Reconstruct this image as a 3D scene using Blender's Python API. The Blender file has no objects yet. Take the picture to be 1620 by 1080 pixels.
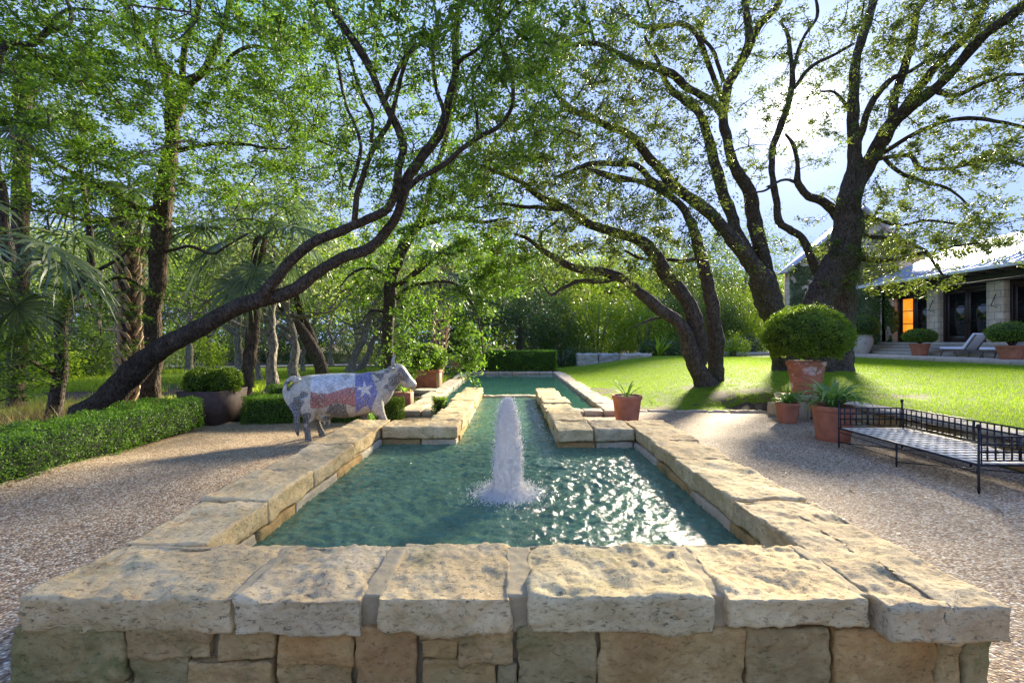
import bpy, math, random
import numpy as np
from mathutils import Vector
R = math.radians
SC = bpy.context.scene
COL = SC.collection
random.seed(7)
RNG = np.random.default_rng(11)

# ---------------------------------------------------------------- camera, sky, sun, exposure
cam = bpy.data.cameras.new('camera')
cam.sensor_width = 36
cam.lens = 16
cam.clip_start = .05
cam.clip_end = 600
co = bpy.data.objects.new('camera', cam)
COL.objects.link(co)
co.location = (0, 0, 1.7)
co.rotation_euler = (R(90), 0, 0)
SC.camera = co
SUN_AZ = 32.0      # degrees to the right of straight ahead
SUN_EL = 23.0
w = bpy.data.worlds.new('World')
SC.world = w
w.use_nodes = True
nt = w.node_tree
nt.nodes.clear()
out = nt.nodes.new('ShaderNodeOutputWorld')
bg = nt.nodes.new('ShaderNodeBackground')
sky = nt.nodes.new('ShaderNodeTexSky')
sky.sky_type = 'NISHITA'
sky.sun_disc = False
sky.sun_elevation = R(SUN_EL)
sky.sun_rotation = R(SUN_AZ)
sky.air_density = 1.0
sky.dust_density = .05
sky.ozone_density = 3.0
bg.inputs['Strength'].default_value = .15
# thin high cloud in the sky
tc = nt.nodes.new('ShaderNodeTexCoord')
mp = nt.nodes.new('ShaderNodeMapping')
mp.inputs['Scale'].default_value = (1.2, 2.2, 5.5)
mp.inputs['Rotation'].default_value = (0, .25, .4)
nz = nt.nodes.new('ShaderNodeTexNoise')
nz.inputs['Scale'].default_value = 1.6
nz.inputs['Detail'].default_value = 9
nz.inputs['Roughness'].default_value = .62
rp = nt.nodes.new('ShaderNodeValToRGB')
rp.color_ramp.elements[0].position = .44
rp.color_ramp.elements[1].position = .72
rp.color_ramp.elements[0].color = (0, 0, 0, 1)
rp.color_ramp.elements[1].color = (.6, .6, .6, 1)
mx = nt.nodes.new('ShaderNodeMix')
mx.data_type = 'RGBA'
hs = nt.nodes.new('ShaderNodeHueSaturation')
hs.inputs['Hue'].default_value = .53
hs.inputs['Saturation'].default_value = 1.2
nt.links.new(tc.outputs['Generated'], mp.inputs['Vector'])
nt.links.new(mp.outputs[0], nz.inputs['Vector'])
nt.links.new(nz.outputs['Fac'], rp.inputs[0])
nt.links.new(sky.outputs[0], hs.inputs['Color'])
nt.links.new(rp.outputs[0], mx.inputs['Factor'])
nt.links.new(hs.outputs[0], mx.inputs[6])
mx.inputs[7].default_value = (1.35, 1.5, 1.85, 1)
lim = nt.nodes.new('ShaderNodeMix'); lim.data_type = 'RGBA'; lim.blend_type = 'DARKEN'; lim.inputs[0].default_value = 1
lim.inputs[7].default_value = (.66, .92, 1.65, 1)
nt.links.new(mx.outputs[2], lim.inputs[6])
# bright air round the sun
dt = nt.nodes.new('ShaderNodeVectorMath'); dt.operation = 'DOT_PRODUCT'
nt.links.new(tc.outputs['Generated'], dt.inputs[0])
dt.inputs[1].default_value = (math.sin(R(SUN_AZ)) * math.cos(R(SUN_EL)), math.cos(R(SUN_AZ)) * math.cos(R(SUN_EL)), math.sin(R(SUN_EL)))
def glow_pow(n_, k_):
    mxx = nt.nodes.new('ShaderNodeMath'); mxx.operation = 'MAXIMUM'; mxx.inputs[1].default_value = 0; nt.links.new(dt.outputs['Value'], mxx.inputs[0])
    pw = nt.nodes.new('ShaderNodeMath'); pw.operation = 'POWER'; pw.inputs[1].default_value = n_; nt.links.new(mxx.outputs[0], pw.inputs[0])
    m_ = nt.nodes.new('ShaderNodeMath'); m_.operation = 'MULTIPLY'; m_.inputs[1].default_value = k_; nt.links.new(pw.outputs[0], m_.inputs[0])
    return m_.outputs[0]
gl = nt.nodes.new('ShaderNodeMath'); gl.operation = 'ADD'
nt.links.new(glow_pow(1400, 6.), gl.inputs[0]); nt.links.new(glow_pow(70, .55), gl.inputs[1])
ad = nt.nodes.new('ShaderNodeMix'); ad.data_type = 'RGBA'; ad.blend_type = 'ADD'; ad.inputs[0].default_value = 1
ml = nt.nodes.new('ShaderNodeMix'); ml.data_type = 'RGBA'; ml.blend_type = 'MULTIPLY'; ml.inputs[0].default_value = 1; ml.inputs[7].default_value = (1, .9, .72, 1)
nt.links.new(gl.outputs[0], ml.inputs[6]); nt.links.new(lim.outputs[2], ad.inputs[6]); nt.links.new(ml.outputs[2], ad.inputs[7])
nt.links.new(ad.outputs[2], bg.inputs['Color'])
nt.links.new(bg.outputs[0], out.inputs[0])
sl = bpy.data.lights.new('sun', 'SUN')
sl.energy = 3.6
sl.angle = R(10)
sl.color = (1, .88, .68)
so = bpy.data.objects.new('sun', sl)
COL.objects.link(so)
sd = Vector((math.sin(R(SUN_AZ)) * math.cos(R(SUN_EL)), math.cos(R(SUN_AZ)) * math.cos(R(SUN_EL)), math.sin(R(SUN_EL))))
so.rotation_euler = sd.to_track_quat('Z', 'Y').to_euler()
so.location = sd * 50
vs = SC.view_settings
vs.view_transform = 'Standard'
vs.look = 'None'
vs.gamma = 1
vs.exposure = 2.5
SC.cycles.max_bounces = 7
SC.cycles.diffuse_bounces = 4
SC.cycles.glossy_bounces = 3
SC.cycles.transmission_bounces = 3
SC.cycles.caustics_reflective = False
SC.cycles.caustics_refractive = False

# ---------------------------------------------------------------- helpers
def P(u, v, d):
    """a point of the place, measured on the photograph with its real distance d"""
    return np.array([(u - 810) / 720 * d, d, 1.7 - (v - 540) / 720 * d])

def sst(a, b, x):
    t = np.clip((x - a) / (b - a), 0, 1)
    return t * t * (3 - 2 * t)

def _hash(ix, iy, iz, s):
    h = (ix * 374761393 + iy * 668265263 + iz * 2147483647 + s * 974634777) & 0xFFFFFFFF
    h = ((h ^ (h >> 13)) * 1274126177) & 0xFFFFFFFF
    h = (h ^ (h >> 16)) & 0xFFFFFFFF
    return h / 4294967295.0

def vnoise(p, s=0):
    p = np.asarray(p, float)
    i = np.floor(p).astype(np.int64)
    f = p - i
    f = f * f * (3 - 2 * f)
    r = 0
    for dx in (0, 1):
        for dy in (0, 1):
            for dz in (0, 1):
                wgt = (f[:, 0] if dx else 1 - f[:, 0]) * (f[:, 1] if dy else 1 - f[:, 1]) * (f[:, 2] if dz else 1 - f[:, 2])
                r = r + wgt * _hash(i[:, 0] + dx, i[:, 1] + dy, i[:, 2] + dz, s)
    return r * 2 - 1

def fbm(p, freq=1., oct=4, s=0, gain=.5):
    a = 1.
    r = 0
    for k in range(oct):
        r = r + a * vnoise(np.asarray(p) * freq, s + k * 17)
        freq *= 2.03
        a *= gain
    return r

def make_mesh(name, V, F=None, quads=None, tris=None, smooth=False):
    me = bpy.data.meshes.new(name)
    V = np.asarray(V, np.float32).reshape(-1, 3)
    starts = []
    loops = []
    if F is not None:
        n = 0
        for f in F:
            starts.append(n)
            loops.extend(f)
            n += len(f)
        starts = np.array(starts, np.int32)
        loops = np.array(loops, np.int32)
    else:
        ls, st, n = [], [], 0
        if quads is not None and len(quads):
            q = np.asarray(quads, np.int32)
            ls.append(q.ravel()); st.append(np.arange(len(q)) * 4); n = len(q) * 4
        if tris is not None and len(tris):
            q = np.asarray(tris, np.int32)
            ls.append(q.ravel()); st.append(n + np.arange(len(q)) * 3)
        loops = np.concatenate(ls); starts = np.concatenate(st).astype(np.int32)
    me.vertices.add(len(V))
    me.vertices.foreach_set('co', V.ravel())
    me.loops.add(len(loops))
    me.loops.foreach_set('vertex_index', loops)
    me.polygons.add(len(starts))
    me.polygons.foreach_set('loop_start', starts)
    me.update(calc_edges=True)
    me.validate()
    if smooth:
        me.polygons.foreach_set('use_smooth', np.ones(len(me.polygons), bool))
    return me

class MB:
    """collects shapes, then links them as one mesh object"""
    def __init__(s):
        s.V = []; s.F = []; s.n = 0
    def add(s, V, F):
        V = np.asarray(V, float).reshape(-1, 3)
        s.V.append(V)
        s.F.extend([tuple(int(i) + s.n for i in f) for f in F])
        s.n += len(V)
        return s
    def box(s, x0, x1, y0, y1, z0, z1, b=0):
        if b:
            # chamfered box: three crossed rectangles of corners
            V = []
            for sx in (0, 1):
                for sy in (0, 1):
                    for sz in (0, 1):
                        X = (x0, x1)[sx]; Y = (y0, y1)[sy]; Z = (z0, z1)[sz]
                        dx = b if sx == 0 else -b; dy = b if sy == 0 else -b; dz = b if sz == 0 else -b
                        V += [(X, Y + dy, Z + dz), (X + dx, Y, Z + dz), (X + dx, Y + dy, Z)]
            def c(sx, sy, sz, k): return (sx * 4 + sy * 2 + sz) * 3 + k
            F = []
            for q in (0, 1):
                a = [c(q, 0, 0, 0), c(q, 1, 0, 0), c(q, 1, 1, 0), c(q, 0, 1, 0)]
                F.append(a if q else a[::-1])
                a = [c(0, q, 0, 1), c(1, q, 0, 1), c(1, q, 1, 1), c(0, q, 1, 1)]
                F.append(a[::-1] if q else a)
                a = [c(0, 0, q, 2), c(1, 0, q, 2), c(1, 1, q, 2), c(0, 1, q, 2)]
                F.append(a if q else a[::-1])
            for p in (0, 1):
                for q in (0, 1):
                    a = [c(p, q, 0, 0), c(p, q, 0, 1), c(p, q, 1, 1), c(p, q, 1, 0)]
                    F.append(a if p == q else a[::-1])
                    a = [c(p, 0, q, 0), c(p, 0, q, 2), c(p, 1, q, 2), c(p, 1, q, 0)]
                    F.append(a[::-1] if p == q else a)
                    a = [c(0, p, q, 1), c(0, p, q, 2), c(1, p, q, 2), c(1, p, q, 1)]
                    F.append(a if p == q else a[::-1])
                    for r_ in (0, 1):
                        a = [c(p, q, r_, 0), c(p, q, r_, 1), c(p, q, r_, 2)]
                        F.append(a if (p + q + r_) % 2 else a[::-1])
            return s.add(V, F)
        V = [(x0, y0, z0), (x1, y0, z0), (x1, y1, z0), (x0, y1, z0), (x0, y0, z1), (x1, y0, z1), (x1, y1, z1), (x0, y1, z1)]
        F = [(3, 2, 1, 0), (4, 5, 6, 7), (0, 1, 5, 4), (1, 2, 6, 5), (2, 3, 7, 6), (3, 0, 4, 7)]
        return s.add(V, F)
    def tube(s, path, rad, sides=8, caps=True, flat=1.):
        V, Q = tube_np(path, rad, sides, flat)
        F = [tuple(q) for q in Q]
        if caps:
            F.append(tuple(range(sides))[::-1])
            F.append(tuple(range(len(V) - sides, len(V))))
        return s.add(V, F)
    def lathe(s, prof, c=(0, 0, 0), seg=28, wob=0, seed=0):
        V = []; F = []
        for (r, z) in prof:
            for k in range(seg):
                a = 2 * math.pi * k / seg
                V.append((c[0] + r * math.cos(a), c[1] + r * math.sin(a), c[2] + z))
        V = np.array(V)
        if wob:
            V += (wob * fbm(V, 4, 2, seed))[:, None] * np.array([1, 1, 0])
        m = len(prof)
        for i in range(m - 1):
            for k in range(seg):
                k2 = (k + 1) % seg
                F.append((i * seg + k, i * seg + k2, (i + 1) * seg + k2, (i + 1) * seg + k))
        return s.add(V, F)
    def obj(s, name, mat=None, parent=None, smooth=False):
        V = np.concatenate(s.V)
        o = place(make_mesh(name, V, F=s.F, smooth=smooth), name, mat, parent)
        return o

def place(me, name, mat=None, parent=None):
    """link a mesh whose vertices are in place coordinates; children become relative to their thing"""
    o = bpy.data.objects.new(name, me)
    COL.objects.link(o)
    if mat:
        me.materials.append(mat)
    if parent is not None:
        o.parent = parent
        if not parent.get('_local'):
            L = Vector((0, 0, 0)); q = parent
            while q is not None:
                L += q.location; q = q.parent
            o.location = -L
    return o

def tube_np(path, rad, sides=8, flat=1.):
    p = np.asarray(path, float)
    n = len(p)
    r = np.broadcast_to(np.asarray(rad, float), (n,))
    t = np.gradient(p, axis=0)
    t /= np.linalg.norm(t, axis=1)[:, None] + 1e-9
    a = np.array([0, 0, 1.]) if abs(t[0, 2]) < .9 else np.array([1., 0, 0])
    N = np.zeros((n, 3)); B = np.zeros((n, 3))
    u = np.cross(a, t[0]); u /= np.linalg.norm(u)
    for i in range(n):
        u = u - t[i] * np.dot(u, t[i]); u /= np.linalg.norm(u) + 1e-9
        N[i] = u; B[i] = np.cross(t[i], u)
    ang = np.arange(sides) * 2 * np.pi / sides
    V = p[:, None] + r[:, None, None] * (np.cos(ang)[None, :, None] * N[:, None] + flat * np.sin(ang)[None, :, None] * B[:, None])
    i = np.arange(n - 1)[:, None] * sides; k = np.arange(sides)[None]; k2 = (k + 1) % sides
    Q = np.stack([i + k, i + k2, i + sides + k2, i + sides + k], -1).reshape(-1, 4)
    return V.reshape(-1, 3), Q

def tag(o, label=None, cat=None, group=None, kind=None):
    if label: o['label'] = label
    if cat: o['category'] = cat
    if group: o['group'] = group
    if kind: o['kind'] = kind
    return o

def thing(name, loc, label, cat, group=None, rz=0, local=False):
    o = bpy.data.objects.new(name, None)
    o.empty_display_size = .2
    COL.objects.link(o)
    o.location = tuple(float(c) for c in loc)
    o.rotation_euler = (0, 0, rz)
    tag(o, label, cat, group)
    if local: o['_local'] = 1
    return o

def rblock(x0, x1, y0, y1, z0, z1, res=.03, rr=(.008, .03), amp=.008, edge=.015, strata=.006, seed=0, skew=None):
    """rough quarried stone block as a closed, displaced shell"""
    L = np.array([x1 - x0, y1 - y0, z1 - z0])
    n = np.maximum(2, np.round(L / res).astype(int))
    nx, ny, nz_ = n
    I = np.full((nx + 1, ny + 1, nz_ + 1), -1, int)
    g = np.stack(np.meshgrid(np.arange(nx + 1), np.arange(ny + 1), np.arange(nz_ + 1), indexing='ij'), -1)
    sh = (g[..., 0] == 0) | (g[..., 0] == nx) | (g[..., 1] == 0) | (g[..., 1] == ny) | (g[..., 2] == 0) | (g[..., 2] == nz_)
    I[sh] = np.arange(sh.sum())
    uvw = g[sh] / n
    p = uvw * L - L / 2
    wp = p + np.array([(x0 + x1) / 2, (y0 + y1) / 2, (z0 + z1) / 2])
    sp = wp + seed * 3.17
    r = np.clip(rr[0] + (rr[1] - rr[0]) * (fbm(sp, 5, 3, seed) * .8 + .4), .004, L.min() * .45)[:, None]
    q = np.clip(p, -(L / 2 - r), (L / 2 - r))
    dv = p - q
    nn = dv / (np.linalg.norm(dv, axis=1)[:, None] + 1e-9)
    p2 = q + r * nn
    # wavering outline
    side = 1 - np.abs(nn[:, 2:3]) * .82
    p2 = p2 + nn * (edge * fbm(sp, 2.2, 3, seed + 5))[:, None] * side
    p2 = p2 + nn * (amp * fbm(sp, 9, 4, seed + 9))[:, None]
    p2 = p2 + nn * (amp * .45 * fbm(sp, 30, 3, seed + 12))[:, None]
    cr_ = (np.abs(nn) > .2).sum(1) > 1
    p2 = p2 - nn * (np.maximum(0, fbm(sp, 11, 3, seed + 14)) * edge * 1.2 * cr_)[:, None]
    if strata:
        f = fbm(sp * np.array([1, 1, 2.5]), 4.5, 4, seed + 31) * 3.2
        fl = np.floor(f); fr = f - fl
        st = (fl + sst(.86, 1., fr)) * strata
        p2 = p2 + nn * (st * np.clip(np.abs(nn[:, 2]), .35, 1))[:, None]
    V = p2 + np.array([(x0 + x1) / 2, (y0 + y1) / 2, (z0 + z1) / 2])
    if skew is not None:
        V = skew(V)
    Q = []
    def fa(A, flip):
        a = np.stack([A[:-1, :-1], A[1:, :-1], A[1:, 1:], A[:-1, 1:]], -1).reshape(-1, 4)
        Q.append(a[:, ::-1] if flip else a)
    fa(I[:, :, 0], True); fa(I[:, :, -1], False)
    fa(I[0], True); fa(I[-1], False)
    fa(I[:, 0, :], False); fa(I[:, -1, :], True)
    return V, np.concatenate(Q)

def stone(name, args, mat, parent, smooth=True, **kw):
    V, Q = rblock(*args, **kw)
    return place(make_mesh(name, V, quads=Q, smooth=smooth), name, mat, parent)

# ---------------------------------------------------------------- materials
def newmat(name):
    m = bpy.data.materials.new(name)
    m.use_nodes = True
    t = m.node_tree
    t.nodes.clear()
    o = t.nodes.new('ShaderNodeOutputMaterial')
    b = t.nodes.new('ShaderNodeBsdfPrincipled')
    t.links.new(b.outputs[0], o.inputs[0])
    return m, t, b, o

def N(t, kind, **kw):
    n = t.nodes.new('ShaderNode' + kind)
    for k, v in kw.items():
        if k.startswith('_'):
            setattr(n, k[1:], v)
        else:
            n.inputs[k.replace('_', ' ')].default_value = v
    return n

def ramp(t, fac, stops, interp='LINEAR'):
    n = t.nodes.new('ShaderNodeValToRGB')
    n.color_ramp.interpolation = interp
    e = n.color_ramp.elements
    while len(e) < len(stops): e.new(.5)
    for i, (p, c) in enumerate(stops):
        e[i].position = p
        if not hasattr(c, '__len__'): c = (c, c, c)
        e[i].color = (*c, 1)
    if fac is not None: t.links.new(fac, n.inputs[0])
    return n.outputs[0]

def mixc(t, fac, a, b, mode='MIX'):
    n = t.nodes.new('ShaderNodeMix'); n.data_type = 'RGBA'; n.blend_type = mode
    for s, v in ((0, fac), (6, a), (7, b)):
        if hasattr(v, 'links'): t.links.new(v, n.inputs[s])
        elif s == 0: n.inputs[0].default_value = v
        else: n.inputs[s].default_value = (*v, 1)
    return n.outputs[2]

def math_(t, op, a, b=0.):
    n = t.nodes.new('ShaderNodeMath'); n.operation = op
    for i, v in enumerate((a, b)):
        if hasattr(v, 'links'): t.links.new(v, n.inputs[i])
        else: n.inputs[i].default_value = v
    return n.outputs[0]

def coords(t, scale=(1, 1, 1), obj=False):
    if obj: s = t.nodes.new('ShaderNodeTexCoord').outputs['Object']
    else: s = t.nodes.new('ShaderNodeNewGeometry').outputs['Position']
    m = t.nodes.new('ShaderNodeMapping')
    m.inputs['Scale'].default_value = scale
    t.links.new(s, m.inputs[0])
    return m.outputs[0]

def noise(t, vec, scale, detail=6, rough=.6, dist=0):
    n = N(t, 'TexNoise', Scale=scale, Detail=detail, Roughness=rough, Distortion=dist)
    t.links.new(vec, n.inputs['Vector'])
    return n.outputs['Fac']

def voro(t, vec, scale, feature='F1', out='Distance'):
    n = t.nodes.new('ShaderNodeTexVoronoi'); n.feature = feature
    n.inputs['Scale'].default_value = scale
    t.links.new(vec, n.inputs['Vector'])
    return n.outputs[out]

def bump(t, b, h, strength=.5, dist=.01, prev=None):
    n = t.nodes.new('ShaderNodeBump')
    n.inputs['Strength'].default_value = strength
    n.inputs['Distance'].default_value = dist
    t.links.new(h, n.inputs['Height'])
    if prev is not None: t.links.new(prev, n.inputs['Normal'])
    t.links.new(n.outputs[0], b.inputs['Normal'])
    return n.outputs[0]

def plain(name, c, rough=.5, var=.15, scale=6, bs=.15, metal=0, spec=.5):
    m, t, b, o = newmat(name)
    v = coords(t)
    n = noise(t, v, scale)
    c = np.array(c)
    t.links.new(ramp(t, n, [(.3, tuple(c * (1 - var))), (.7, tuple(np.minimum(c * (1 + var), 1)))]), b.inputs['Base Color'])
    b.inputs['Roughness'].default_value = rough
    b.inputs['Metallic'].default_value = metal
    b.inputs['Specular IOR Level'].default_value = spec
    if bs: bump(t, b, noise(t, v, scale * 12), bs, .004)
    return m

def limestone(name, cols, moss=.3, dark=.5, sc=1., rust=.35):
    m, t, b, o = newmat(name)
    v = coords(t)
    n1 = noise(t, v, 2.2 * sc, 8, .65, .3)
    c = ramp(t, n1, [(.25, cols[0]), (.45, cols[1]), (.6, cols[2]), (.78, cols[3])])
    n2 = noise(t, v, 16 * sc, 8, .7)
    c = mixc(t, ramp(t, n2, [(.35, .0), (.75, .55)]), c, cols[4])
    # lichen and moss in patches
    n3 = noise(t, v, 3.1, 7, .7, .6)
    c = mixc(t, math_(t, 'MULTIPLY', ramp(t, n3, [(.52, 0), (.7, 1)]), moss), c, (.14, .15, .05))
    n4 = noise(t, coords(t, (1.3, 1, 1)), 4.3, 8, .7, .5)
    c = mixc(t, math_(t, 'MULTIPLY', ramp(t, n4, [(.58, 0), (.72, 1)]), rust), c, (.42, .23, .08))
    # dark pits and cracks
    mv = coords(t, (1, 1.7, 2.2))
    pv = noise(t, mv, 26 * sc, 9, .75, .8)
    pit = ramp(t, pv, [(.34, 0), (.46, 1)])
    c = mixc(t, 1, c, mixc(t, pit, (1 - dark,) * 3, (1, 1, 1)), 'MULTIPLY')
    t.links.new(c, b.inputs['Base Color'])
    # flaked bedding: terraces with thin dark ledges
    nb = noise(t, coords(t, (1, 1.5, 2.5)), 3.4, 9, .62, .4)
    xs_ = math_(t, 'MULTIPLY', nb, 9.)
    fr_ = math_(t, 'FRACT', xs_)
    ledge = ramp(t, fr_, [(0, .25), (.05, 1), (1, 1)])
    msk = ramp(t, noise(t, v, 1.9, 4), [(.42, 0), (.6, 1)])
    c = mixc(t, 1, c, mixc(t, msk, (1, 1, 1), ledge), 'MULTIPLY')
    oi = t.nodes.new('ShaderNodeObjectInfo')
    c = mixc(t, 1, c, ramp(t, oi.outputs['Random'], [(0, (.80, .80, .82)), (.3, (1.05, .97, .86)), (.6, (.92, .94, .88)), (.8, (1.12, 1.04, .92)), (1, (1.0, .9, .76))]), 'MULTIPLY')
    t.links.new(c, b.inputs['Base Color'])
    b.inputs['Roughness'].default_value = .88
    b.inputs['Specular IOR Level'].default_value = .25
    p0 = bump(t, b, mixc(t, msk, (.5, .5, .5), math_(t, 'FLOOR', xs_)), .5, .006)
    p1 = bump(t, b, n2, .6, .02, p0)
    p2 = bump(t, b, pit, .45, .006, p1)
    bump(t, b, noise(t, v, 130, 6, .7), .35, .004, p2)
    return m

M = {}
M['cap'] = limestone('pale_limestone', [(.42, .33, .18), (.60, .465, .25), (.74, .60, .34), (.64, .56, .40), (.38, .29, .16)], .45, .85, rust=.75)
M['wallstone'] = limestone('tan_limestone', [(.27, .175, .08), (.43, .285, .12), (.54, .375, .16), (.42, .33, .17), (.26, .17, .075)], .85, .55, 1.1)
M['wallgreen'] = limestone('mossy_limestone', [(.24, .19, .085), (.34, .26, .11), (.42, .32, .15), (.30, .27, .13), (.22, .18, .08)], 1.0, .5, 1.1)
M['wallrust'] = limestone('rusty_limestone', [(.30, .165, .06), (.48, .285, .105), (.58, .39, .16), (.43, .32, .16), (.32, .195, .08)], .3, .5, 1.1, .8)
M['mortar'] = plain('brown_mortar', (.27, .20, .10), .95, .25, 9, .6)
M['mortar_pale'] = plain('sandy_mortar', (.36, .285, .155), .95, .22, 7, .7)
M['farstone'] = limestone('far_limestone', [(.42, .37, .28), (.52, .45, .33), (.58, .50, .37), (.5, .46, .37), (.36, .32, .25)], .3, .4, .7)
M['granite'] = limestone('grey_boulder_stone', [(.36, .35, .32), (.46, .45, .42), (.54, .52, .48), (.5, .49, .45), (.3, .29, .26)], .1, .4, .6, .1)
M['terrace'] = limestone('terrace_stone', [(.42, .38, .3), (.52, .47, .38), (.58, .53, .43), (.5, .47, .4), (.38, .35, .3)], .15, .3, .5, .1)

def coursed(name, cols, bw=.62, bh=.3, mort=(.4, .35, .28), axis='y', ms=.03):
    """house walls: coursed ashlar"""
    m, t, b, o = newmat(name)
    v = t.nodes.new('ShaderNodeNewGeometry').outputs['Position']
    sp = t.nodes.new('ShaderNodeSeparateXYZ'); t.links.new(v, sp.inputs[0])
    cb = t.nodes.new('ShaderNodeCombineXYZ')
    t.links.new(math_(t, 'ADD', sp.outputs[0], sp.outputs[1]), cb.inputs[0]); t.links.new(sp.outputs[2], cb.inputs[1])
    br = t.nodes.new('ShaderNodeTexBrick')
    br.inputs['Scale'].default_value = 1
    br.inputs['Brick Width'].default_value = bw; br.inputs['Row Height'].default_value = bh
    br.inputs['Mortar Size'].default_value = ms * .5
    br.inputs['Color1'].default_value = (*cols[0], 1); br.inputs['Color2'].default_value = (*cols[1], 1)
    br.inputs['Mortar'].default_value = (*mort, 1)
    t.links.new(cb.outputs[0], br.inputs['Vector'])
    n = noise(t, coords(t), 5, 7)
    c = mixc(t, .8, br.outputs['Color'], ramp(t, n, [(.3, .6), (.7, 1.)]), 'MULTIPLY')
    t.links.new(c, b.inputs['Base Color'])
    b.inputs['Roughness'].default_value = .9
    bump(t, b, math_(t, 'ADD', math_(t, 'MULTIPLY', br.outputs['Fac'], -1.), n), .7, .03)
    return m
M['ashlar'] = coursed('house_limestone', [(.70, .55, .36), (.82, .68, .47)], .55, .34)

def gravel():
    m, t, b, o = newmat('pea_gravel')
    v = coords(t)
    col = voro(t, v, 50, out='Color')
    sp = t.nodes.new('ShaderNodeSeparateColor'); t.links.new(col, sp.inputs[0])
    c = ramp(t, sp.outputs[0], [(0, (.22, .14, .085)), (.3, (.47, .325, .18)), (.6, (.62, .46, .27)), (.85, (.74, .61, .40)), (1, (.84, .76, .56))])
    d = voro(t, v, 50)
    c = mixc(t, 1, c, ramp(t, d, [(.3, 1.), (.7, .38)]), 'MULTIPLY')
    big = noise(t, v, 1.1, 5)
    c = mixc(t, 1, c, ramp(t, big, [(.35, (.84, .82, .80)), (.65, (1.1, 1.06, 1.02))]), 'MULTIPLY')
    t.links.new(c, b.inputs['Base Color'])
    b.inputs['Roughness'].default_value = .8
    b.inputs['Specular IOR Level'].default_value = .3
    p = bump(t, b, ramp(t, d, [(0, 1.), (.6, 0.)]), .9, .009)
    bump(t, b, noise(t, v, 9, 4), .3, .02, p)
    return m
M['gravel'] = gravel()

def lawn_mat(name, cols, dirt=(.2, .145, .10), patches=()):
    m, t, b, o = newmat(name)
    v = coords(t)
    n1 = noise(t, v, 34, 6, .8)
    c = ramp(t, n1, [(.3, cols[0]), (.5, cols[1]), (.7, cols[2])])
    n2 = noise(t, v, .9, 5)
    c = mixc(t, 1, c, ramp(t, n2, [(.3, (.74, .80, .75)), (.7, (1.12, 1.06, 1.))]), 'MULTIPLY')
    c = mixc(t, 1, c, ramp(t, noise(t, v, 5.5, 8, .75), [(.35, (.62, .7, .6)), (.55, (1, 1, 1)), (.75, (1.1, 1.0, 1.1))]), 'MULTIPLY')
    at = t.nodes.new('ShaderNodeAttribute'); at.attribute_name = 'dirt'
    n3 = noise(t, v, 7, 7, .75)
    f = ramp(t, math_(t, 'ADD', math_(t, 'SUBTRACT', at.outputs['Fac'], .5), n3), [(.42, 0), (.58, 1)])
    dc = ramp(t, noise(t, v, 60, 5, .8), [(.3, tuple(x * .5 for x in dirt)), (.6, dirt), (.75, (.3, .23, .16))])
    c = mixc(t, f, c, dc)
    t.links.new(c, b.inputs['Base Color'])
    b.inputs['Roughness'].default_value = .8
    b.inputs['Specular IOR Level'].default_value = .1
    p = bump(t, b, n1, 1., .03)
    bump(t, b, noise(t, v, 110, 4, .8), .8, .015, p)
    return m
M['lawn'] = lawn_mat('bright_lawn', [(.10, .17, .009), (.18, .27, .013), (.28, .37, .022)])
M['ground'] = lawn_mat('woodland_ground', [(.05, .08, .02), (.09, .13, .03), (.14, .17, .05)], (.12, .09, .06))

def water_mat(name, deep, rough=.02, bs=.6, sc=20):
    m, t, b, o = newmat(name)
    v = coords(t)
    n = noise(t, v, 3, 6, .6, 1.2)
    at = t.nodes.new('ShaderNodeAttribute'); at.attribute_name = 'foam'
    fo = noise(t, coords(t, (1, 1, 1)), 22, 8, .75, 1.5)
    f = ramp(t, math_(t, 'ADD', at.outputs['Fac'], math_(t, 'SUBTRACT', fo, .5)), [(.38, 0), (.75, 1)])
    c = ramp(t, n, [(.3, tuple(x * .72 for x in deep)), (.7, tuple(x * 1.25 for x in deep))])
    c = mixc(t, f, c, (.8, .85, .85))
    t.links.new(c, b.inputs['Base Color'])
    t.links.new(ramp(t, f, [(0, rough), (1, .5)]), b.inputs['Roughness'])
    b.inputs['IOR'].default_value = 1.33
    b.inputs['Specular IOR Level'].default_value = .6
    p = bump(t, b, noise(t, v, sc, 6, .6, 1.), bs, .02)
    bump(t, b, noise(t, v, sc * 4, 3, .6, .5), bs * .5, .006, p)
    return m
M['water'] = water_mat('green_pool_water', (.085, .165, .095))
M['water_far'] = water_mat('still_teal_water', (.04, .13, .1), .06, .10, 5)

def leafmat(name, cols, trans=.4, tcol=None, rough=.45):
    m, t, b, o = newmat(name)
    at = t.nodes.new('ShaderNodeAttribute'); at.attribute_name = 'rnd'
    c = ramp(t, at.outputs['Fac'], [(0, cols[0]), (.5, cols[1]), (1, cols[2])])
    t.links.new(c, b.inputs['Base Color'])
    b.inputs['Roughness'].default_value = rough
    b.inputs['Specular IOR Level'].default_value = .35
    tr = t.nodes.new('ShaderNodeBsdfTranslucent')
    t.links.new(mixc(t, 1, c, tcol or (1.9, 2.0, .9), 'MULTIPLY'), tr.inputs[0])
    mx = t.nodes.new('ShaderNodeMixShader'); mx.inputs[0].default_value = trans
    t.links.new(b.outputs[0], mx.inputs[1]); t.links.new(tr.outputs[0], mx.inputs[2])
    t.links.new(mx.outputs[0], o.inputs[0])
    return m
M['leaf_fine'] = leafmat('feathery_bright_leaves', [(.045, .09, .018), (.095, .16, .025), (.175, .25, .04)], .47, (1.6, 1.85, .8))
M['leaf_oak'] = leafmat('oak_leaves', [(.045, .068, .02), (.09, .125, .032), (.15, .185, .05)], .42, (1.8, 1.8, .8))
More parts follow.
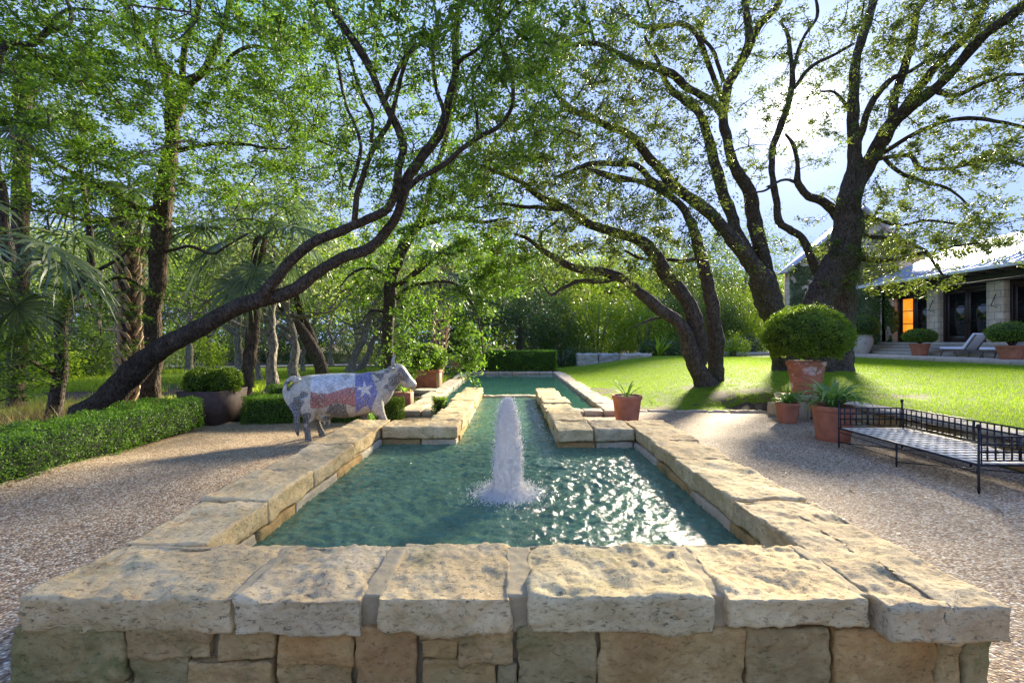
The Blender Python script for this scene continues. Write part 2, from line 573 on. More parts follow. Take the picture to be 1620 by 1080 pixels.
M['leaf_mid'] = leafmat('mid_green_leaves', [(.055, .095, .022), (.10, .155, .035), (.155, .21, .05)], .45, (1.8, 1.85, .8))
M['leaf_dark'] = leafmat('dark_green_leaves', [(.025, .055, .02), (.045, .09, .03), (.07, .13, .04)], .3)
M['leaf_grey'] = leafmat('grey_green_leaves', [(.10, .135, .07), (.16, .20, .10), (.24, .28, .16)], .4)
M['leaf_yellow'] = leafmat('yellow_green_leaves', [(.14, .21, .025), (.23, .33, .035), (.34, .43, .05)], .5, (1.7, 1.7, .8))
M['leaf_box'] = leafmat('boxwood_leaves', [(.05, .09, .012), (.115, .18, .018), (.23, .31, .03)], .42, (2.2, 2.3, .8))
M['leaf_hedge'] = leafmat('low_hedge_leaves', [(.05, .11, .015), (.10, .20, .022), (.18, .30, .04)], .42)
M['blade'] = leafmat('grass_blades', [(.11, .19, .009), (.20, .30, .014), (.31, .41, .03)], .45, (1.8, 1.9, .8))
M['strap'] = leafmat('strap_leaves', [(.10, .19, .05), (.15, .27, .07), (.24, .34, .1)], .4)
M['palm'] = leafmat('palm_fronds', [(.05, .085, .045), (.10, .145, .08), (.2, .25, .15)], .3, (1.5, 1.7, 1.0), .35)
M['drygrass'] = leafmat('golden_dry_grass', [(.16, .14, .05), (.28, .22, .09), (.36, .32, .13)], .4, (1.3, 1.3, .9))

def barkmat(name, c0, c1, sc=14, lich=.25):
    m, t, b, o = newmat(name)
    v = coords(t, (1, 1, .28))
    n = noise(t, v, sc, 8, .7, .8)
    d = voro(t, v, sc * 2.2)
    c = ramp(t, n, [(.3, c0), (.7, c1)])
    c = mixc(t, ramp(t, noise(t, coords(t), 3.5, 6, .7), [(.5, 0), (.75, lich)]), c, (.30, .29, .24))
    c = mixc(t, 1, c, ramp(t, d, [(.08, .3), (.5, 1.15)]), 'MULTIPLY')
    t.links.new(c, b.inputs['Base Color'])
    b.inputs['Roughness'].default_value = .95
    b.inputs['Specular IOR Level'].default_value = .15
    p = bump(t, b, d, 1., .06)
    bump(t, b, n, 1., .05, p)
    return m
M['bark'] = barkmat('dark_oak_bark', (.055, .042, .034), (.15, .12, .098))
M['bark_brown'] = barkmat('brown_elm_bark', (.07, .048, .034), (.17, .125, .09))
M['bark_grey'] = barkmat('grey_bark', (.15, .125, .10), (.33, .29, .24), 9, .5)

M['terra'] = plain('terracotta', (.40, .145, .075), .75, .28, 5, .3)
def terra_w():
    m, t, b, o = newmat('weathered_terracotta')
    v = coords(t)
    c = ramp(t, noise(t, v, 5), [(.3, (.28, .09, .05)), (.7, (.45, .17, .09))])
    c = mixc(t, ramp(t, noise(t, v, 3.2, 7, .7, .4), [(.55, 0), (.62, .7)]), c, (.62, .55, .5))
    t.links.new(c, b.inputs['Base Color']); b.inputs['Roughness'].default_value = .8
    bump(t, b, noise(t, v, 60), .2, .004)
    return m
M['terra_w'] = terra_w()
M['urn'] = limestone('limewashed_urn', [(.35, .27, .2), (.6, .56, .5), (.7, .67, .62), (.62, .6, .56), (.4, .34, .28)], .1, .3, 1.2)
M['corten'] = plain('rusted_steel', (.07, .042, .032), .75, .35, 8, .25)
M['soil'] = plain('potting_soil', (.05, .035, .025), .95, .3, 20, .8)
M['iron'] = plain('black_wrought_iron', (.012, .012, .014), .42, .3, 20, .1, .3)
M['cream'] = plain('cream_seat_strap', (.86, .74, .54), .6, .1, 10, .1)
M['frame'] = plain('dark_bronze_frame', (.028, .016, .012), .4, .2, 6, .05)
M['glass'] = plain('dark_door_glass', (.012, .014, .013), .03, .2, 1.2, 0, 0, .9)
M['roofm'] = plain('pale_standing_seam_metal', (.42, .47, .57), .35, .06, 2, 0, .55)
M['roof_grey'] = plain('grey_metal_edge', (.40, .43, .48), .5, .08, 2, 0)
M['fascia'] = plain('white_fascia', (.75, .77, .8), .4, .04, 3, 0)
M['beam'] = plain('grey_painted_beam', (.075, .075, .078), .6, .12, 3, .1)
M['cushion'] = plain('white_cushion', (.78, .79, .82), .85, .05, 8, .2)
M['teak'] = plain('weathered_dark_teak', (.12, .085, .06), .7, .25, 12, .2)
M['paint'] = plain('interior_wood', (.25, .1, .04), .6, .2, 6, .1)
def glow():
    m, t, b, o = newmat('lamplit_orange_glass')
    c = ramp(t, noise(t, coords(t), 1.6, 4), [(.3, (.8, .2, .01)), (.7, (1, .36, .03))])
    t.links.new(c, b.inputs['Base Color']); t.links.new(c, b.inputs['Emission Color'])
    b.inputs['Emission Strength'].default_value = .22
    b.inputs['Roughness'].default_value = .1
    return m
M['glow'] = glow()
def foamy():
    m, t, b, o = newmat('white_foaming_water')
    b.inputs['Base Color'].default_value = (1, .97, .91, 1)
    b.inputs['Roughness'].default_value = .25
    b.inputs['Specular IOR Level'].default_value = .6
    tr = t.nodes.new('ShaderNodeBsdfTranslucent'); tr.inputs[0].default_value = (1, .97, .91, 1)
    mx = t.nodes.new('ShaderNodeMixShader'); mx.inputs[0].default_value = .45
    bump(t, b, noise(t, coords(t, (1, 1, .3)), 70, 5, .7), .6, .01)
    t.links.new(b.outputs[0], mx.inputs[1]); t.links.new(tr.outputs[0], mx.inputs[2]); t.links.new(mx.outputs[0], o.inputs[0])
    return m
M['jet'] = foamy()

# ---------------------------------------------------------------- terrain
def H(x, y):
    x = np.asarray(x, float); y = np.asarray(y, float)
    far = .1 + .69 * sst(2.4, 9.5, x)
    hl = far * sst(10.85, 13.8, y)
    hr = .45 + (far - .45) * sst(6, 16, y)
    wr = sst(6.62 - 3.6 * sst(10.7, 12.5, y), 6.92, x)
    right = hl * (1 - wr) + hr * wr
    left = -.12 * sst(6, 8.3, y) * sst(-2.3, -3.1, x)
    left = left + .12 * sst(13, 17, y) * sst(-2.3, -3.1, x)
    z = np.where(x > 0, right, left)
    # level bed of the pools
    return z

def sheet(name, x0, x1, nx, y0, y1, ny, mat, keep=None, dz=0, zf=None, dirt=None, warpx=None, label=None):
    xs = np.linspace(x0, x1, nx + 1) if not warpx else warpx[0]
    ys = np.linspace(y0, y1, ny + 1) if not warpx else warpx[1]
    X, Y = np.meshgrid(xs, ys, indexing='ij')
    Z = (zf(X, Y) if zf else H(X, Y)) + dz
    n1, n2 = X.shape
    I = np.arange(n1 * n2).reshape(n1, n2)
    Q = np.stack([I[:-1, :-1], I[1:, :-1], I[1:, 1:], I[:-1, 1:]], -1).reshape(-1, 4)
    if keep is not None:
        cx = (X[:-1, :-1] + X[1:, 1:]).ravel() / 2; cy = (Y[:-1, :-1] + Y[1:, 1:]).ravel() / 2
        Q = Q[keep(cx, cy)]
    V = np.stack([X, Y, Z], -1).reshape(-1, 3)
    used = np.unique(Q); mp_ = np.full(len(V), -1); mp_[used] = np.arange(len(used))
    V = V[used]; Q = mp_[Q]
    me = make_mesh(name, V, quads=Q, smooth=True)
    if dirt is not None:
        a = me.attributes.new('dirt', 'FLOAT', 'POINT'); a.data.foreach_set('value', dirt(V[:, 0], V[:, 1]).astype(np.float32))
    o = place(me, name, mat)
    tag(o, kind='structure')
    return o

def gnoise(x, y, f, s=0):
    p = np.stack([np.ravel(x), np.ravel(y), np.zeros(np.size(x))], -1)
    return fbm(p, f, 4, s).reshape(np.shape(x))

def inpool(x, y):
    return ((np.abs(x + .07) < 2.0) & (y > 2.3) & (y < 6.8)) | ((np.abs(x - .02) < 2.45) & (y > 10.4) & (y < 23.6))
def gz(x, y):
    far = np.hypot(x, y)
    z = H(x, y) - .03
    z = z + gnoise(x, y, .12, 3) * .35 * sst(24, 60, far)
    z = np.where((np.abs(x) < 2.6) & (y > 1.9) & (y < 23.8), -.25, z)
    return z
gxs = np.concatenate([np.linspace(-300, -42, 24), np.arange(-40, 40.1, .5), np.linspace(42, 300, 24)])
gys = np.concatenate([np.linspace(-60, -6, 10), np.arange(-5, 60.1, .5), np.linspace(63, 320, 24)])
def gdirt(x, y):
    d = .62 + 0 * x
    d = np.where((x < -2.5) & (y > 18) & (y < 33), .12, d)
    return np.clip(d + gnoise(x, y, .3, 8) * .35, 0, 1)
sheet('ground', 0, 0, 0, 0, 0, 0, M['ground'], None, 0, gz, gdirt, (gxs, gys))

def gravel_keep(x, y):
    L = (x < 2.4) & (y < 10.25) & (x > -6.45 - .02 * y) & ~((x > 2.0) & (y > 10.2))
    Rr = (x >= 2.4) & (y < 10.85 + .05 * np.sin(x * 2.1)) & (x < 6.55)
    return (L | Rr) & ~inpool(x, y)
def gravel_z(x, y):
    return np.where(x > 0, 0, H(x, y)) + .012 * gnoise(x, y, 1.3, 4)
sheet('gravel_court', -7.5, 6.56, 140, -4, 10.95, 150, M['gravel'], gravel_keep, .012, gravel_z)

def lawn_keep(x, y):
    a = (x > 2.45) & (x < 19.25) & (y > 10.9) & (y < 30.5 + .4 * np.sin(x))
    b = (x > 6.95) & (x < 19.25) & (y > 3.0) & (y <= 10.9)
    return a | b
def lawn_dirt(x, y):
    d = .12 + 0 * x
    # bare soil by the gravel edge, round the trunks and at the corner ledge
    for cx, cy, rx, ry, k in ((6.0, 11.5, 1.3, .9, .38), (5.6, 13.4, .8, .5, .5), (6.9, 11.0, 1.0, .6, .2), (3.6, 11.3, 1.3, .5, .55), (8.2, 9.6, 1.1, .5, .45), (2.9, 13.5, .35, 3, .4), (10.5, 14.4, .8, .6, .4)):
        d = d + k * np.exp(-(((x - cx) / rx) ** 2 + ((y - cy) / ry) ** 2))
    return np.clip(d + .2 * gnoise(x, y, .9, 5), 0, 1)
sheet('lawn', 2.3, 19.3, 170, 3, 31, 280, M['lawn'], lawn_keep, .0, None, lawn_dirt)
def lk2(x, y):
    return (x < -3.6) & (y > 19 + 1.5 * np.sin(x * .3)) & (y < 30 + 1.2 * np.sin(x * .4))
sheet('far_lawn', -34, -3, 90, 17, 32, 50, M['lawn'], lk2, .0, None, lambda x, y: .3 + .2 * gnoise(x, y, .5, 6))
M['path'] = plain('pale_gravel_path', (.40, .36, .31), .9, .2, 3, .3)
sheet('garden_path', -34, -3, 90, 28, 34, 24, M['path'], lambda x, y: (y > 30.6 + 1.2 * np.sin(x * .4)) & (y < 32.2 + 1.2 * np.sin(x * .4)), .03)

# grass blades standing on the near lawn (nobody could count them)
def blades(name, n, x0, x1, y0, y1, keep, h, wdt, mat, zf, label, seed, lean=.5):
    rg = np.random.default_rng(seed)
    x = rg.uniform(x0, x1, n); y = y0 + (y1 - y0) * rg.random(n) ** 1.35
    k = keep(x, y); x = x[k]; y = y[k]; n = len(x)
    z = zf(x, y)
    hh = h * rg.uniform(.5, 1.2, n)
    a = rg.uniform(0, 2 * np.pi, n); ww = wdt * rg.uniform(.6, 1.2, n)
    b = rg.uniform(0, 2 * np.pi, n); le = hh * lean * rg.random(n)
    p0 = np.stack([x - np.cos(a) * ww, y - np.sin(a) * ww, z - .004], -1)
    p1 = np.stack([x + np.cos(a) * ww, y + np.sin(a) * ww, z - .004], -1)
    p2 = np.stack([x + np.cos(b) * le, y + np.sin(b) * le, z + hh], -1)
    V = np.stack([p0, p1, p2], 1).reshape(-1, 3)
    me = make_mesh(name, V, tris=np.arange(3 * n).reshape(-1, 3))
    at = me.attributes.new('rnd', 'FLOAT', 'FACE'); at.data.foreach_set('value', rg.random(n).astype(np.float32))
    o = place(me, name, mat)
    tag(o, label, 'grass', kind='stuff')
def bk(x, y):
    d = lawn_dirt(x, y) + .5 * gnoise(x, y, 3.5, 9)
    return lawn_keep(x, y) & (d < .5)
blades('grass', 330000, 2.5, 19.2, 3.2, 26, bk, .05, .0045, M['blade'], H, 'short bright green grass of the lawn right of the pools', 5)

# ---------------------------------------------------------------- front fountain basin
FX = -.07
basin = thing('fountain_basin', (FX, 4.5, 0), 'long raised limestone fountain basin with rough coping stones in the foreground', 'fountain basin')
def cs(args, seed, mat='cap', name='coping_stone', **kw):
    d = dict(res=.02, rr=(.003, .010), amp=.006, edge=.013, strata=.006, seed=seed, smooth=False)
    d.update(kw)
    o = stone(name, args, M[mat], basin, **d)
    return o
ZT, ZB = .5, .33
front = [(-2.31, -1.325, 2.13, 2.70), (-1.295, -.70, 2.11, 2.70), (-.635, -.012, 2.13, 2.71), (.085, .95, 2.13, 2.70), (1.01, 1.66, 2.12, 2.71)]
def tilt(a):   # front row stones lie slightly uneven
    return lambda V: V + np.array([0, 0, 1.]) * (a * (V[:, 0:1]))
for i, (x0, x1, y0, y1) in enumerate(front):
    sk = None
    if i == 0: sk = lambda V: V + np.array([1, 0, 0.]) * ((V[:, 1:2] - 2.08) * .18 * (V[:, 0:1] > -1.9))
    cs((x0, x1, y0, y1, ZB + (.0, .0, .0, .0, .035)[i], ZT + (.0, -.005, .0, .004, .0)[i]), 11 + i, res=.013, skew=sk, strata=.008, rr=(.002, .009), amp=.0075)
def sk_r(V):
    t = np.clip((3.45 - V[:, 1:2]) / 1.4, 0, 1) * (V[:, 0:1] < 1.95)
    return V + np.array([1, 0, 0.]) * t * .06
cs((1.66, 2.27, 2.06, 3.44, ZB, ZT), 27, res=.015, skew=sk_r, strata=.007, amp=.0075)
# left side, going back
for i, (y0, y1, xo, xi) in enumerate([(2.72, 3.42, -2.33, -1.83), (3.44, 4.22, -2.38, -1.84), (4.24, 5.35, -2.36, -1.85), (5.37, 6.98, -2.40, -1.86)]):
    cs((xo, xi, y0, y1, ZB, ZT + (.0, .006, -.004, .004)[i]), 31 + i)
for i, (y0, y1, xo, xi) in enumerate([(3.46, 4.66, 1.67, 2.25), (4.68, 5.55, 1.69, 2.27), (5.57, 6.95, 1.70, 2.30)]):
    cs((xi - (xi - xo), xi, y0, y1, ZB, ZT + (.004, -.004, .003)[i]), 41 + i)
# back row, then the channel
cs((-1.84, -.78, 6.42, 6.96, ZB, ZT), 51)
cs((.62, 1.12, 6.2, 6.92, ZB, ZT - .004), 53)
cs((1.14, 1.68, 6.24, 6.94, ZB, ZT), 54)
ys = [6.98, 8.15, 9.3, 10.55, 12.05]
for i in range(4):
    cs((-1.27 + .04 * (i % 2), -.755, ys[i] if i else 6.98, ys[i + 1] - .02, ZB, ZT + .008 * (-1) ** i), 61 + i, res=.03, edge=.035)
ys = [6.94, 7.9, 8.85, 9.9, 11.8]
for i in range(4):
    cs((.605 - .02 * (i % 2), 1.16 - .05 * (i % 2), ys[i], ys[i + 1] - .02, ZB, ZT + .01 * (-1) ** i), 71 + i, res=.03, edge=.045)
# mortar core under and between the copings, then the course of stone at the waterline
core = MB()
def corebox(x0, x1, y0, y1, z1=.47): core.box(x0, x1, y0, y1, -.25, z1)
corebox(-2.26, 2.17, 2.19, 2.64, .452); corebox(-2.27, -1.88, 2.645, 6.9, .44); corebox(1.74, 2.20, 2.645, 6.88, .44)
corebox(-1.875, -.82, 6.5, 6.895, .44); corebox(.68, 1.735, 6.30, 6.875, .44)
corebox(-1.2, -.80, 6.9, 12.0, .44); corebox(.66, 1.08, 6.88, 11.75, .44)
core.obj('mortar_core', M['mortar'], basin)
mb = []
for i, (x0, x1) in enumerate([(-1.29, -.70), (-.70, -.64), (-.03, .09), (.94, 1.02), (1.63, 1.70)]):
    pass
# mortar standing proud in the wide joints between the front copings
for i, (x0, x1, y1) in enumerate([(-1.345, -1.27, 2.685), (-.72, -.615, 2.685), (-.035, .11, 2.685), (.93, 1.03, 2.685), (1.635, 1.70, 2.685)]):
    cs((x0, x1, 2.165, y1, ZB - .02, ZT - .005), 81 + i, 'mortar_pale', 'mortar_joint', res=.012, rr=(.004, .01), amp=.006, edge=.004, strata=0)
# course between coping and water along the inside
k = 0
def inner(x0, x1, y0, y1, z1=.318, z0=-.05):
    global k
    k += 1
    cs((x0, x1, y0, y1, z0, z1), 100 + k, 'farstone' if k % 2 else 'wallstone', 'waterline_stone', res=.03, edge=.01, amp=.006, rr=(.005, .015), strata=.003)
for y0, y1 in ((2.65, 3.3), (3.31, 3.9), (3.91, 4.8), (4.81, 5.6), (5.61, 6.49)): inner(-2.0, -1.845, y0, y1)
for y0, y1 in ((2.65, 3.5), (3.51, 4.3), (4.31, 5.3), (5.31, 6.29)): inner(1.68, 1.84, y0, y1)
for x0, x1 in ((-1.84, -1.3), (-1.29, -.785)): inner(x0, x1, 6.45, 6.7)
for x0, x1 in ((.625, 1.15), (1.16, 1.67)): inner(x0, x1, 6.26, 6.5)
for y0, y1 in ((6.71, 8), (8.01, 9.6), (9.61, 11.95)): inner(-.95, -.77, y0, y1)
for y0, y1 in ((6.51, 7.8), (7.81, 9.4), (9.41, 11.7)): inner(.635, .8, y0, y1)
# the weir lip at the far end of the channel
cs((-.77, .64, 11.85, 12.1, -.05, .285), 140, 'farstone', 'weir_stone', res=.04)
# front wall stones, as laid
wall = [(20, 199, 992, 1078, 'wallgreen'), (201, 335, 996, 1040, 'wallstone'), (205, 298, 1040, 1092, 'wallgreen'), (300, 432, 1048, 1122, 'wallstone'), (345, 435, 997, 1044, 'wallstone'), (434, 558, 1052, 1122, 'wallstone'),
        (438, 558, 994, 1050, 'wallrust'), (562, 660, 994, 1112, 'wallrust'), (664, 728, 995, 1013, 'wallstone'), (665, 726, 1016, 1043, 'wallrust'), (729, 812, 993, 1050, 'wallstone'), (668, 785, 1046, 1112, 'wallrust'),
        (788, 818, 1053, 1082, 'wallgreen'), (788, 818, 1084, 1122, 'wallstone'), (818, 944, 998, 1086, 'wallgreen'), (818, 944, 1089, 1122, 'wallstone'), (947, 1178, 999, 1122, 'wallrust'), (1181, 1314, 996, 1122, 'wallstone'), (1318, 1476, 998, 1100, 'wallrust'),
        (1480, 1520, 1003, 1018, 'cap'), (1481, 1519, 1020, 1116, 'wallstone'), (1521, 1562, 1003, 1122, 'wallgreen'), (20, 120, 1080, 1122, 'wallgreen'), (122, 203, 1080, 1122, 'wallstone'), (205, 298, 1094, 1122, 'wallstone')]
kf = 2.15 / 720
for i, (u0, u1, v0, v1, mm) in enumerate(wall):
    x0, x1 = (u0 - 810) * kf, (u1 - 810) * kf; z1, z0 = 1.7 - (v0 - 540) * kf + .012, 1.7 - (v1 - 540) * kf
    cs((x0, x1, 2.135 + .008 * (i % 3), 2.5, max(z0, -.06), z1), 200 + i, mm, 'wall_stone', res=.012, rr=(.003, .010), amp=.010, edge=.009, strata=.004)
# outer side walls
for sx in (-1, 1):
    for r_ in range(2):
        yy = 2.53
        j = 0
        while yy < 6.8:
            L = .45 + .35 * random.random()
            xa = -2.31 if sx < 0 else 2.0
            cs((xa, xa + .22, yy, min(yy + L, 6.9), .155 * r_ - .03, .155 * r_ + .142), 260 + int(yy * 10) + r_ + (5 if sx > 0 else 0), ('wallstone', 'wallrust', 'wallgreen')[j % 3], 'wall_stone', res=.05, edge=.008)
            yy += L + .012; j += 1

# ---------------------------------------------------------------- water of the front basin and its channel
def waves(x, y):
    jx, jy = -.04, 4.35
    r = np.hypot(x - jx, y - jy); th = np.arctan2(y - jy, x - jx)
    n1 = gnoise(x, y, 1.3, 40); n2 = gnoise(x, y, 2.6, 41)
    calm = 1 / (1 + .22 * np.maximum(r - .3, 0))
    z = .005 * calm * np.sin(r * 34 + 6 * n1 + 1.6 * np.sin(3 * th + 2 * n2)) + .004 * calm * np.sin(r * 44 + 5 * n2)
    rid = 1 - np.abs(gnoise(x + .5 * n1, y * 1.4, 5.5, 43)); z = z + .013 * rid ** 2 * calm + .010 * (1 - np.abs(gnoise(x * 1.2, y * 2.2 + n1 * .3, 11, 47))) ** 3
    z = z + .008 * gnoise(x, y * 1.5, 17, 44) * calm
    return z
xs = np.arange(-1.93, 1.76, .0175); ys_ = np.concatenate([np.arange(2.6, 6.6, .0175), np.arange(6.6, 12.0, .03)])
X, Y = np.meshgrid(xs, ys_, indexing='ij')
Z = .235 + waves(X, Y)
I = np.arange(X.size).reshape(X.shape)
Q = np.stack([I[:-1, :-1], I[1:, :-1], I[1:, 1:], I[:-1, 1:]], -1).reshape(-1, 4)
cx = X[:-1, :-1].ravel(); cy = Y[:-1, :-1].ravel()
Q = Q[(cy < 6.55) | ((cx > -.82) & (cx < .68))]
V = np.stack([X, Y, Z], -1).reshape(-1, 3)
used = np.unique(Q); mpp = np.full(len(V), -1); mpp[used] = np.arange(len(used)); V = V[used]; Q = mpp[Q]
me = make_mesh('fountain_water', V, quads=Q, smooth=True)
r = np.hypot(V[:, 0] + .04, V[:, 1] - 4.35)
fo = .62 * np.exp(-np.maximum(r - .13, 0) / .2) + .14 * np.exp(-r / 1.6) + .05 * fbm(V, 3, 3, 2)
a = me.attributes.new('foam', 'FLOAT', 'POINT'); a.data.foreach_set('value', fo.astype(np.float32))
tag(place(me, 'fountain_water', M['water']), kind='structure')

# ---------------------------------------------------------------- jet
def jet():
    rg = np.random.default_rng(3)
    t = thing('fountain_jet', (-.04, 4.35, .235), 'white foaming water jet standing in the middle of the front basin', 'water jet')
    nz_, ns = 150, 72
    zz = np.linspace(0, .91, nz_); th = np.arange(ns) * 2 * np.pi / ns
    rr = np.interp(zz, [0, .03, .1, .25, .45, .65, .78, .86, .90, .91], [.17, .138, .12, .113, .103, .087, .067, .044, .02, .004])
    Zg, Tg = np.meshgrid(zz, th, indexing='ij')
    base = np.stack([np.cos(Tg) * 2.4, np.sin(Tg) * 2.4, Zg * 2.2], -1).reshape(-1, 3)
    d = fbm(base, 3.4, 5, 3, .62).reshape(Zg.shape)
    d2 = fbm(base * np.array([1, 1, .25]), 9, 4, 13).reshape(Zg.shape)
    d3 = fbm(base * np.array([2.2, 2.2, .12]), 5, 3, 23).reshape(Zg.shape)
    Rg = rr[:, None] * (1 + .17 * d + .12 * d2 + .16 * d3)
    Zd = Zg + .02 * d
    V = np.stack([Rg * np.cos(Tg) - .04, Rg * np.sin(Tg) + 4.35, Zd + .235], -1).reshape(-1, 3)
    i = np.arange(nz_ - 1)[:, None] * ns; k = np.arange(ns)[None]; k2 = (k + 1) % ns
    Q = np.stack([i + k, i + k2, i + ns + k2, i + ns + k], -1).reshape(-1, 4)
    place(make_mesh('water_column', V, quads=Q, smooth=True), 'water_column', M['jet'], t)
    # droplets shed by the column and splashed at its foot
    n = 15000
    z = rg.uniform(0, .92, n) ** 1.0; a = rg.uniform(0, 2 * np.pi, n)
    r0 = np.interp(z, zz, rr) * 1.0 + np.abs(rg.normal(0, .024, n)) + .01 * fbm(np.stack([np.cos(a) * 3, np.sin(a) * 3, z * 9], -1), 1, 2, 3)
    m_ = n // 3
    z[:m_] = np.abs(rg.normal(0, .045, m_)); r0[:m_] = .14 + np.abs(rg.normal(0, .12, m_)); z[:m_] *= np.exp(-(r0[:m_] - .14) * 3)
    s = rg.uniform(.0015, .0052, n)
    oc = np.array([(1, 0, 0), (-1, 0, 0), (0, 1, 0), (0, -1, 0), (0, 0, 1.4), (0, 0, -1.4)])
    of = np.array([(0, 2, 4), (2, 1, 4), (1, 3, 4), (3, 0, 4), (2, 0, 5), (1, 2, 5), (3, 1, 5), (0, 3, 5)])
    c = np.stack([-.04 + r0 * np.cos(a), 4.35 + r0 * np.sin(a), .245 + z], -1)
    V = (c[:, None] + s[:, None, None] * oc[None]).reshape(-1, 3)
    T = (np.arange(n)[:, None, None] * 6 + of[None]).reshape(-1, 3)
    o = place(make_mesh('droplets', V, tris=T, smooth=True), 'droplets', M['jet'], t)
    tag(o, kind='stuff')
jet()

# ---------------------------------------------------------------- far reflecting pool
fp = thing('reflecting_pool', (.02, 17, 0), 'long sunken pool with low limestone edging beyond the channel', 'pool')
def fs(args, seed, name='edging_stone', mat='farstone', **kw):
    d = dict(res=.05, rr=(.01, .03), amp=.008, edge=.03, strata=.004, seed=seed); d.update(kw)
    return stone(name, args, M[mat], fp, **d)
yy = 10.3; j = 0
while yy < 23.4:
    L = 1.0 + .7 * random.random(); y1 = min(yy + L, 23.6)
    fs((-2.60 + .05 * math.sin(j * 2), -2.07, yy, y1 - .015, -.02, .13), 400 + j)
    L2 = y1 + .12 * math.sin(j * 3)
    fs((2.1, 2.62 + .06 * math.sin(j * 1.7), yy + (0 if j == 0 else .1), y1 + .08, -.02, .135), 430 + j)
    yy = y1; j += 1
for i, (x0, x1) in enumerate([(-2.05, -1.3), (1.2, 1.62), (1.64, 2.09)]): fs((x0, x1, 10.33, 10.8, -.02, .125), 460 + i)
for i in range(6): fs((-2.05 + i * .69, -1.38 + i * .69, 23.2, 23.6, -.02, .15), 470 + i)
m2 = MB(); m2.box(-2.55, -2.12, 10.36, 23.5, -.3, .1).box(2.14, 2.56, 10.36, 23.5, -.3, .1).box(-2.12, 2.14, 10.36, 10.7, -.3, .09).box(-2.12, 2.14, 23.25, 23.55, -.3, .11)
m2.obj('pool_wall', M['mortar'], fp)
for i in range(3): fs((-2.58 + i * .46, -2.14 + i * .46, 10.31, 10.37, -.16, -.03), 480 + i, 'wall_stone', edge=.005, amp=.004)
xs = np.arange(-2.12, 2.15, .05); ys_ = np.arange(10.6, 23.3, .06)
X, Y = np.meshgrid(xs, ys_, indexing='ij')
Z = .03 + .003 * gnoise(X, Y * .6, 3.2, 50) + .0015 * gnoise(X, Y, 9, 51)
I = np.arange(X.size).reshape(X.shape)
Q = np.stack([I[:-1, :-1], I[1:, :-1], I[1:, 1:], I[:-1, 1:]], -1).reshape(-1, 4)
me = make_mesh('pool_water', np.stack([X, Y, Z], -1), quads=Q, smooth=True)
tag(place(me, 'pool_water', M['water_far']), kind='structure')

# ---------------------------------------------------------------- leaves and trees
def leaf_mesh(name, C, size, rg, asp=.42, flat=0., droop=0., rnd=None, out=None):
    """one small rhombic leaf face per centre"""
    n = len(C)
    d = rg.normal(size=(n, 3)); d[:, 2] *= (1 - flat); d[:, 2] -= droop
    d /= np.linalg.norm(d, axis=1)[:, None] + 1e-9
    a = rg.normal(size=(n, 3)) + np.array([0, 0, flat * 3.])
    if out is not None: a = a * .55 + out
    s = np.cross(d, a); s /= np.linalg.norm(s, axis=1)[:, None] + 1e-9
    L = (size * rg.uniform(.6, 1.25, n))[:, None]
    c = np.asarray(C)
    V = np.stack([c - d * L * .5, c + s * L * asp * .5 - d * L * .05, c + d * L * .5, c - s * L * asp * .5 - d * L * .05], 1).reshape(-1, 3)
    me = make_mesh(name, V, quads=np.arange(4 * n).reshape(-1, 4))
    at = me.attributes.new('rnd', 'FLOAT', 'FACE')
    at.data.foreach_set('value', np.clip(rg.random(n) if rnd is None else rnd, 0, 1).astype(np.float32))
    return me

def catmull(p, step):
    p = np.asarray(p, float)
    if len(p) < 3:
        n = max(3, int(np.linalg.norm(p[-1, :3] - p[0, :3]) / step) + 1)
        t = np.linspace(0, 1, n)[:, None]
        return p[0] * (1 - t) + p[-1] * t
    q = np.vstack([2 * p[0] - p[1], p, 2 * p[-1] - p[-2]])
    o = []
    for i in range(len(p) - 1):
        a, b, c, d = q[i:i + 4]
        n = max(2, int(np.linalg.norm(c[:3] - b[:3]) / step) + 1)
        t = np.linspace(0, 1, n, endpoint=False)[:, None]
        o.append(.5 * (2 * b + (c - a) * t + (2 * a - 5 * b + 4 * c - d) * t * t + (3 * b - a - 3 * c + d) * t ** 3))
    o.append(p[-1:])
    return np.vstack(o)

def limb(s, d0, d1, w0=None):
    """'u,v,w u,v,w ...': limb measured on the photograph, its distance running d0 -> d1; returns x,y,z,r rows"""
    pts = [tuple(float(c) for c in q.split(',')) for q in s.split()]
    uv = np.array([q[:2] for q in pts]); L = np.r_[0, np.cumsum(np.linalg.norm(np.diff(uv, axis=0), axis=1))]; L /= L[-1]
    ws = np.interp(L, [L[i] for i, q in enumerate(pts) if len(q) > 2], [q[2] for q in pts if len(q) > 2])
    rows = []
    for (q, t, w_) in zip(pts, L, ws):
        d = d0 + (d1 - d0) * t
        p = P(q[0], q[1], d)
        rows.append((*p, w_ * .5 * d / 720))
    return np.array(rows)

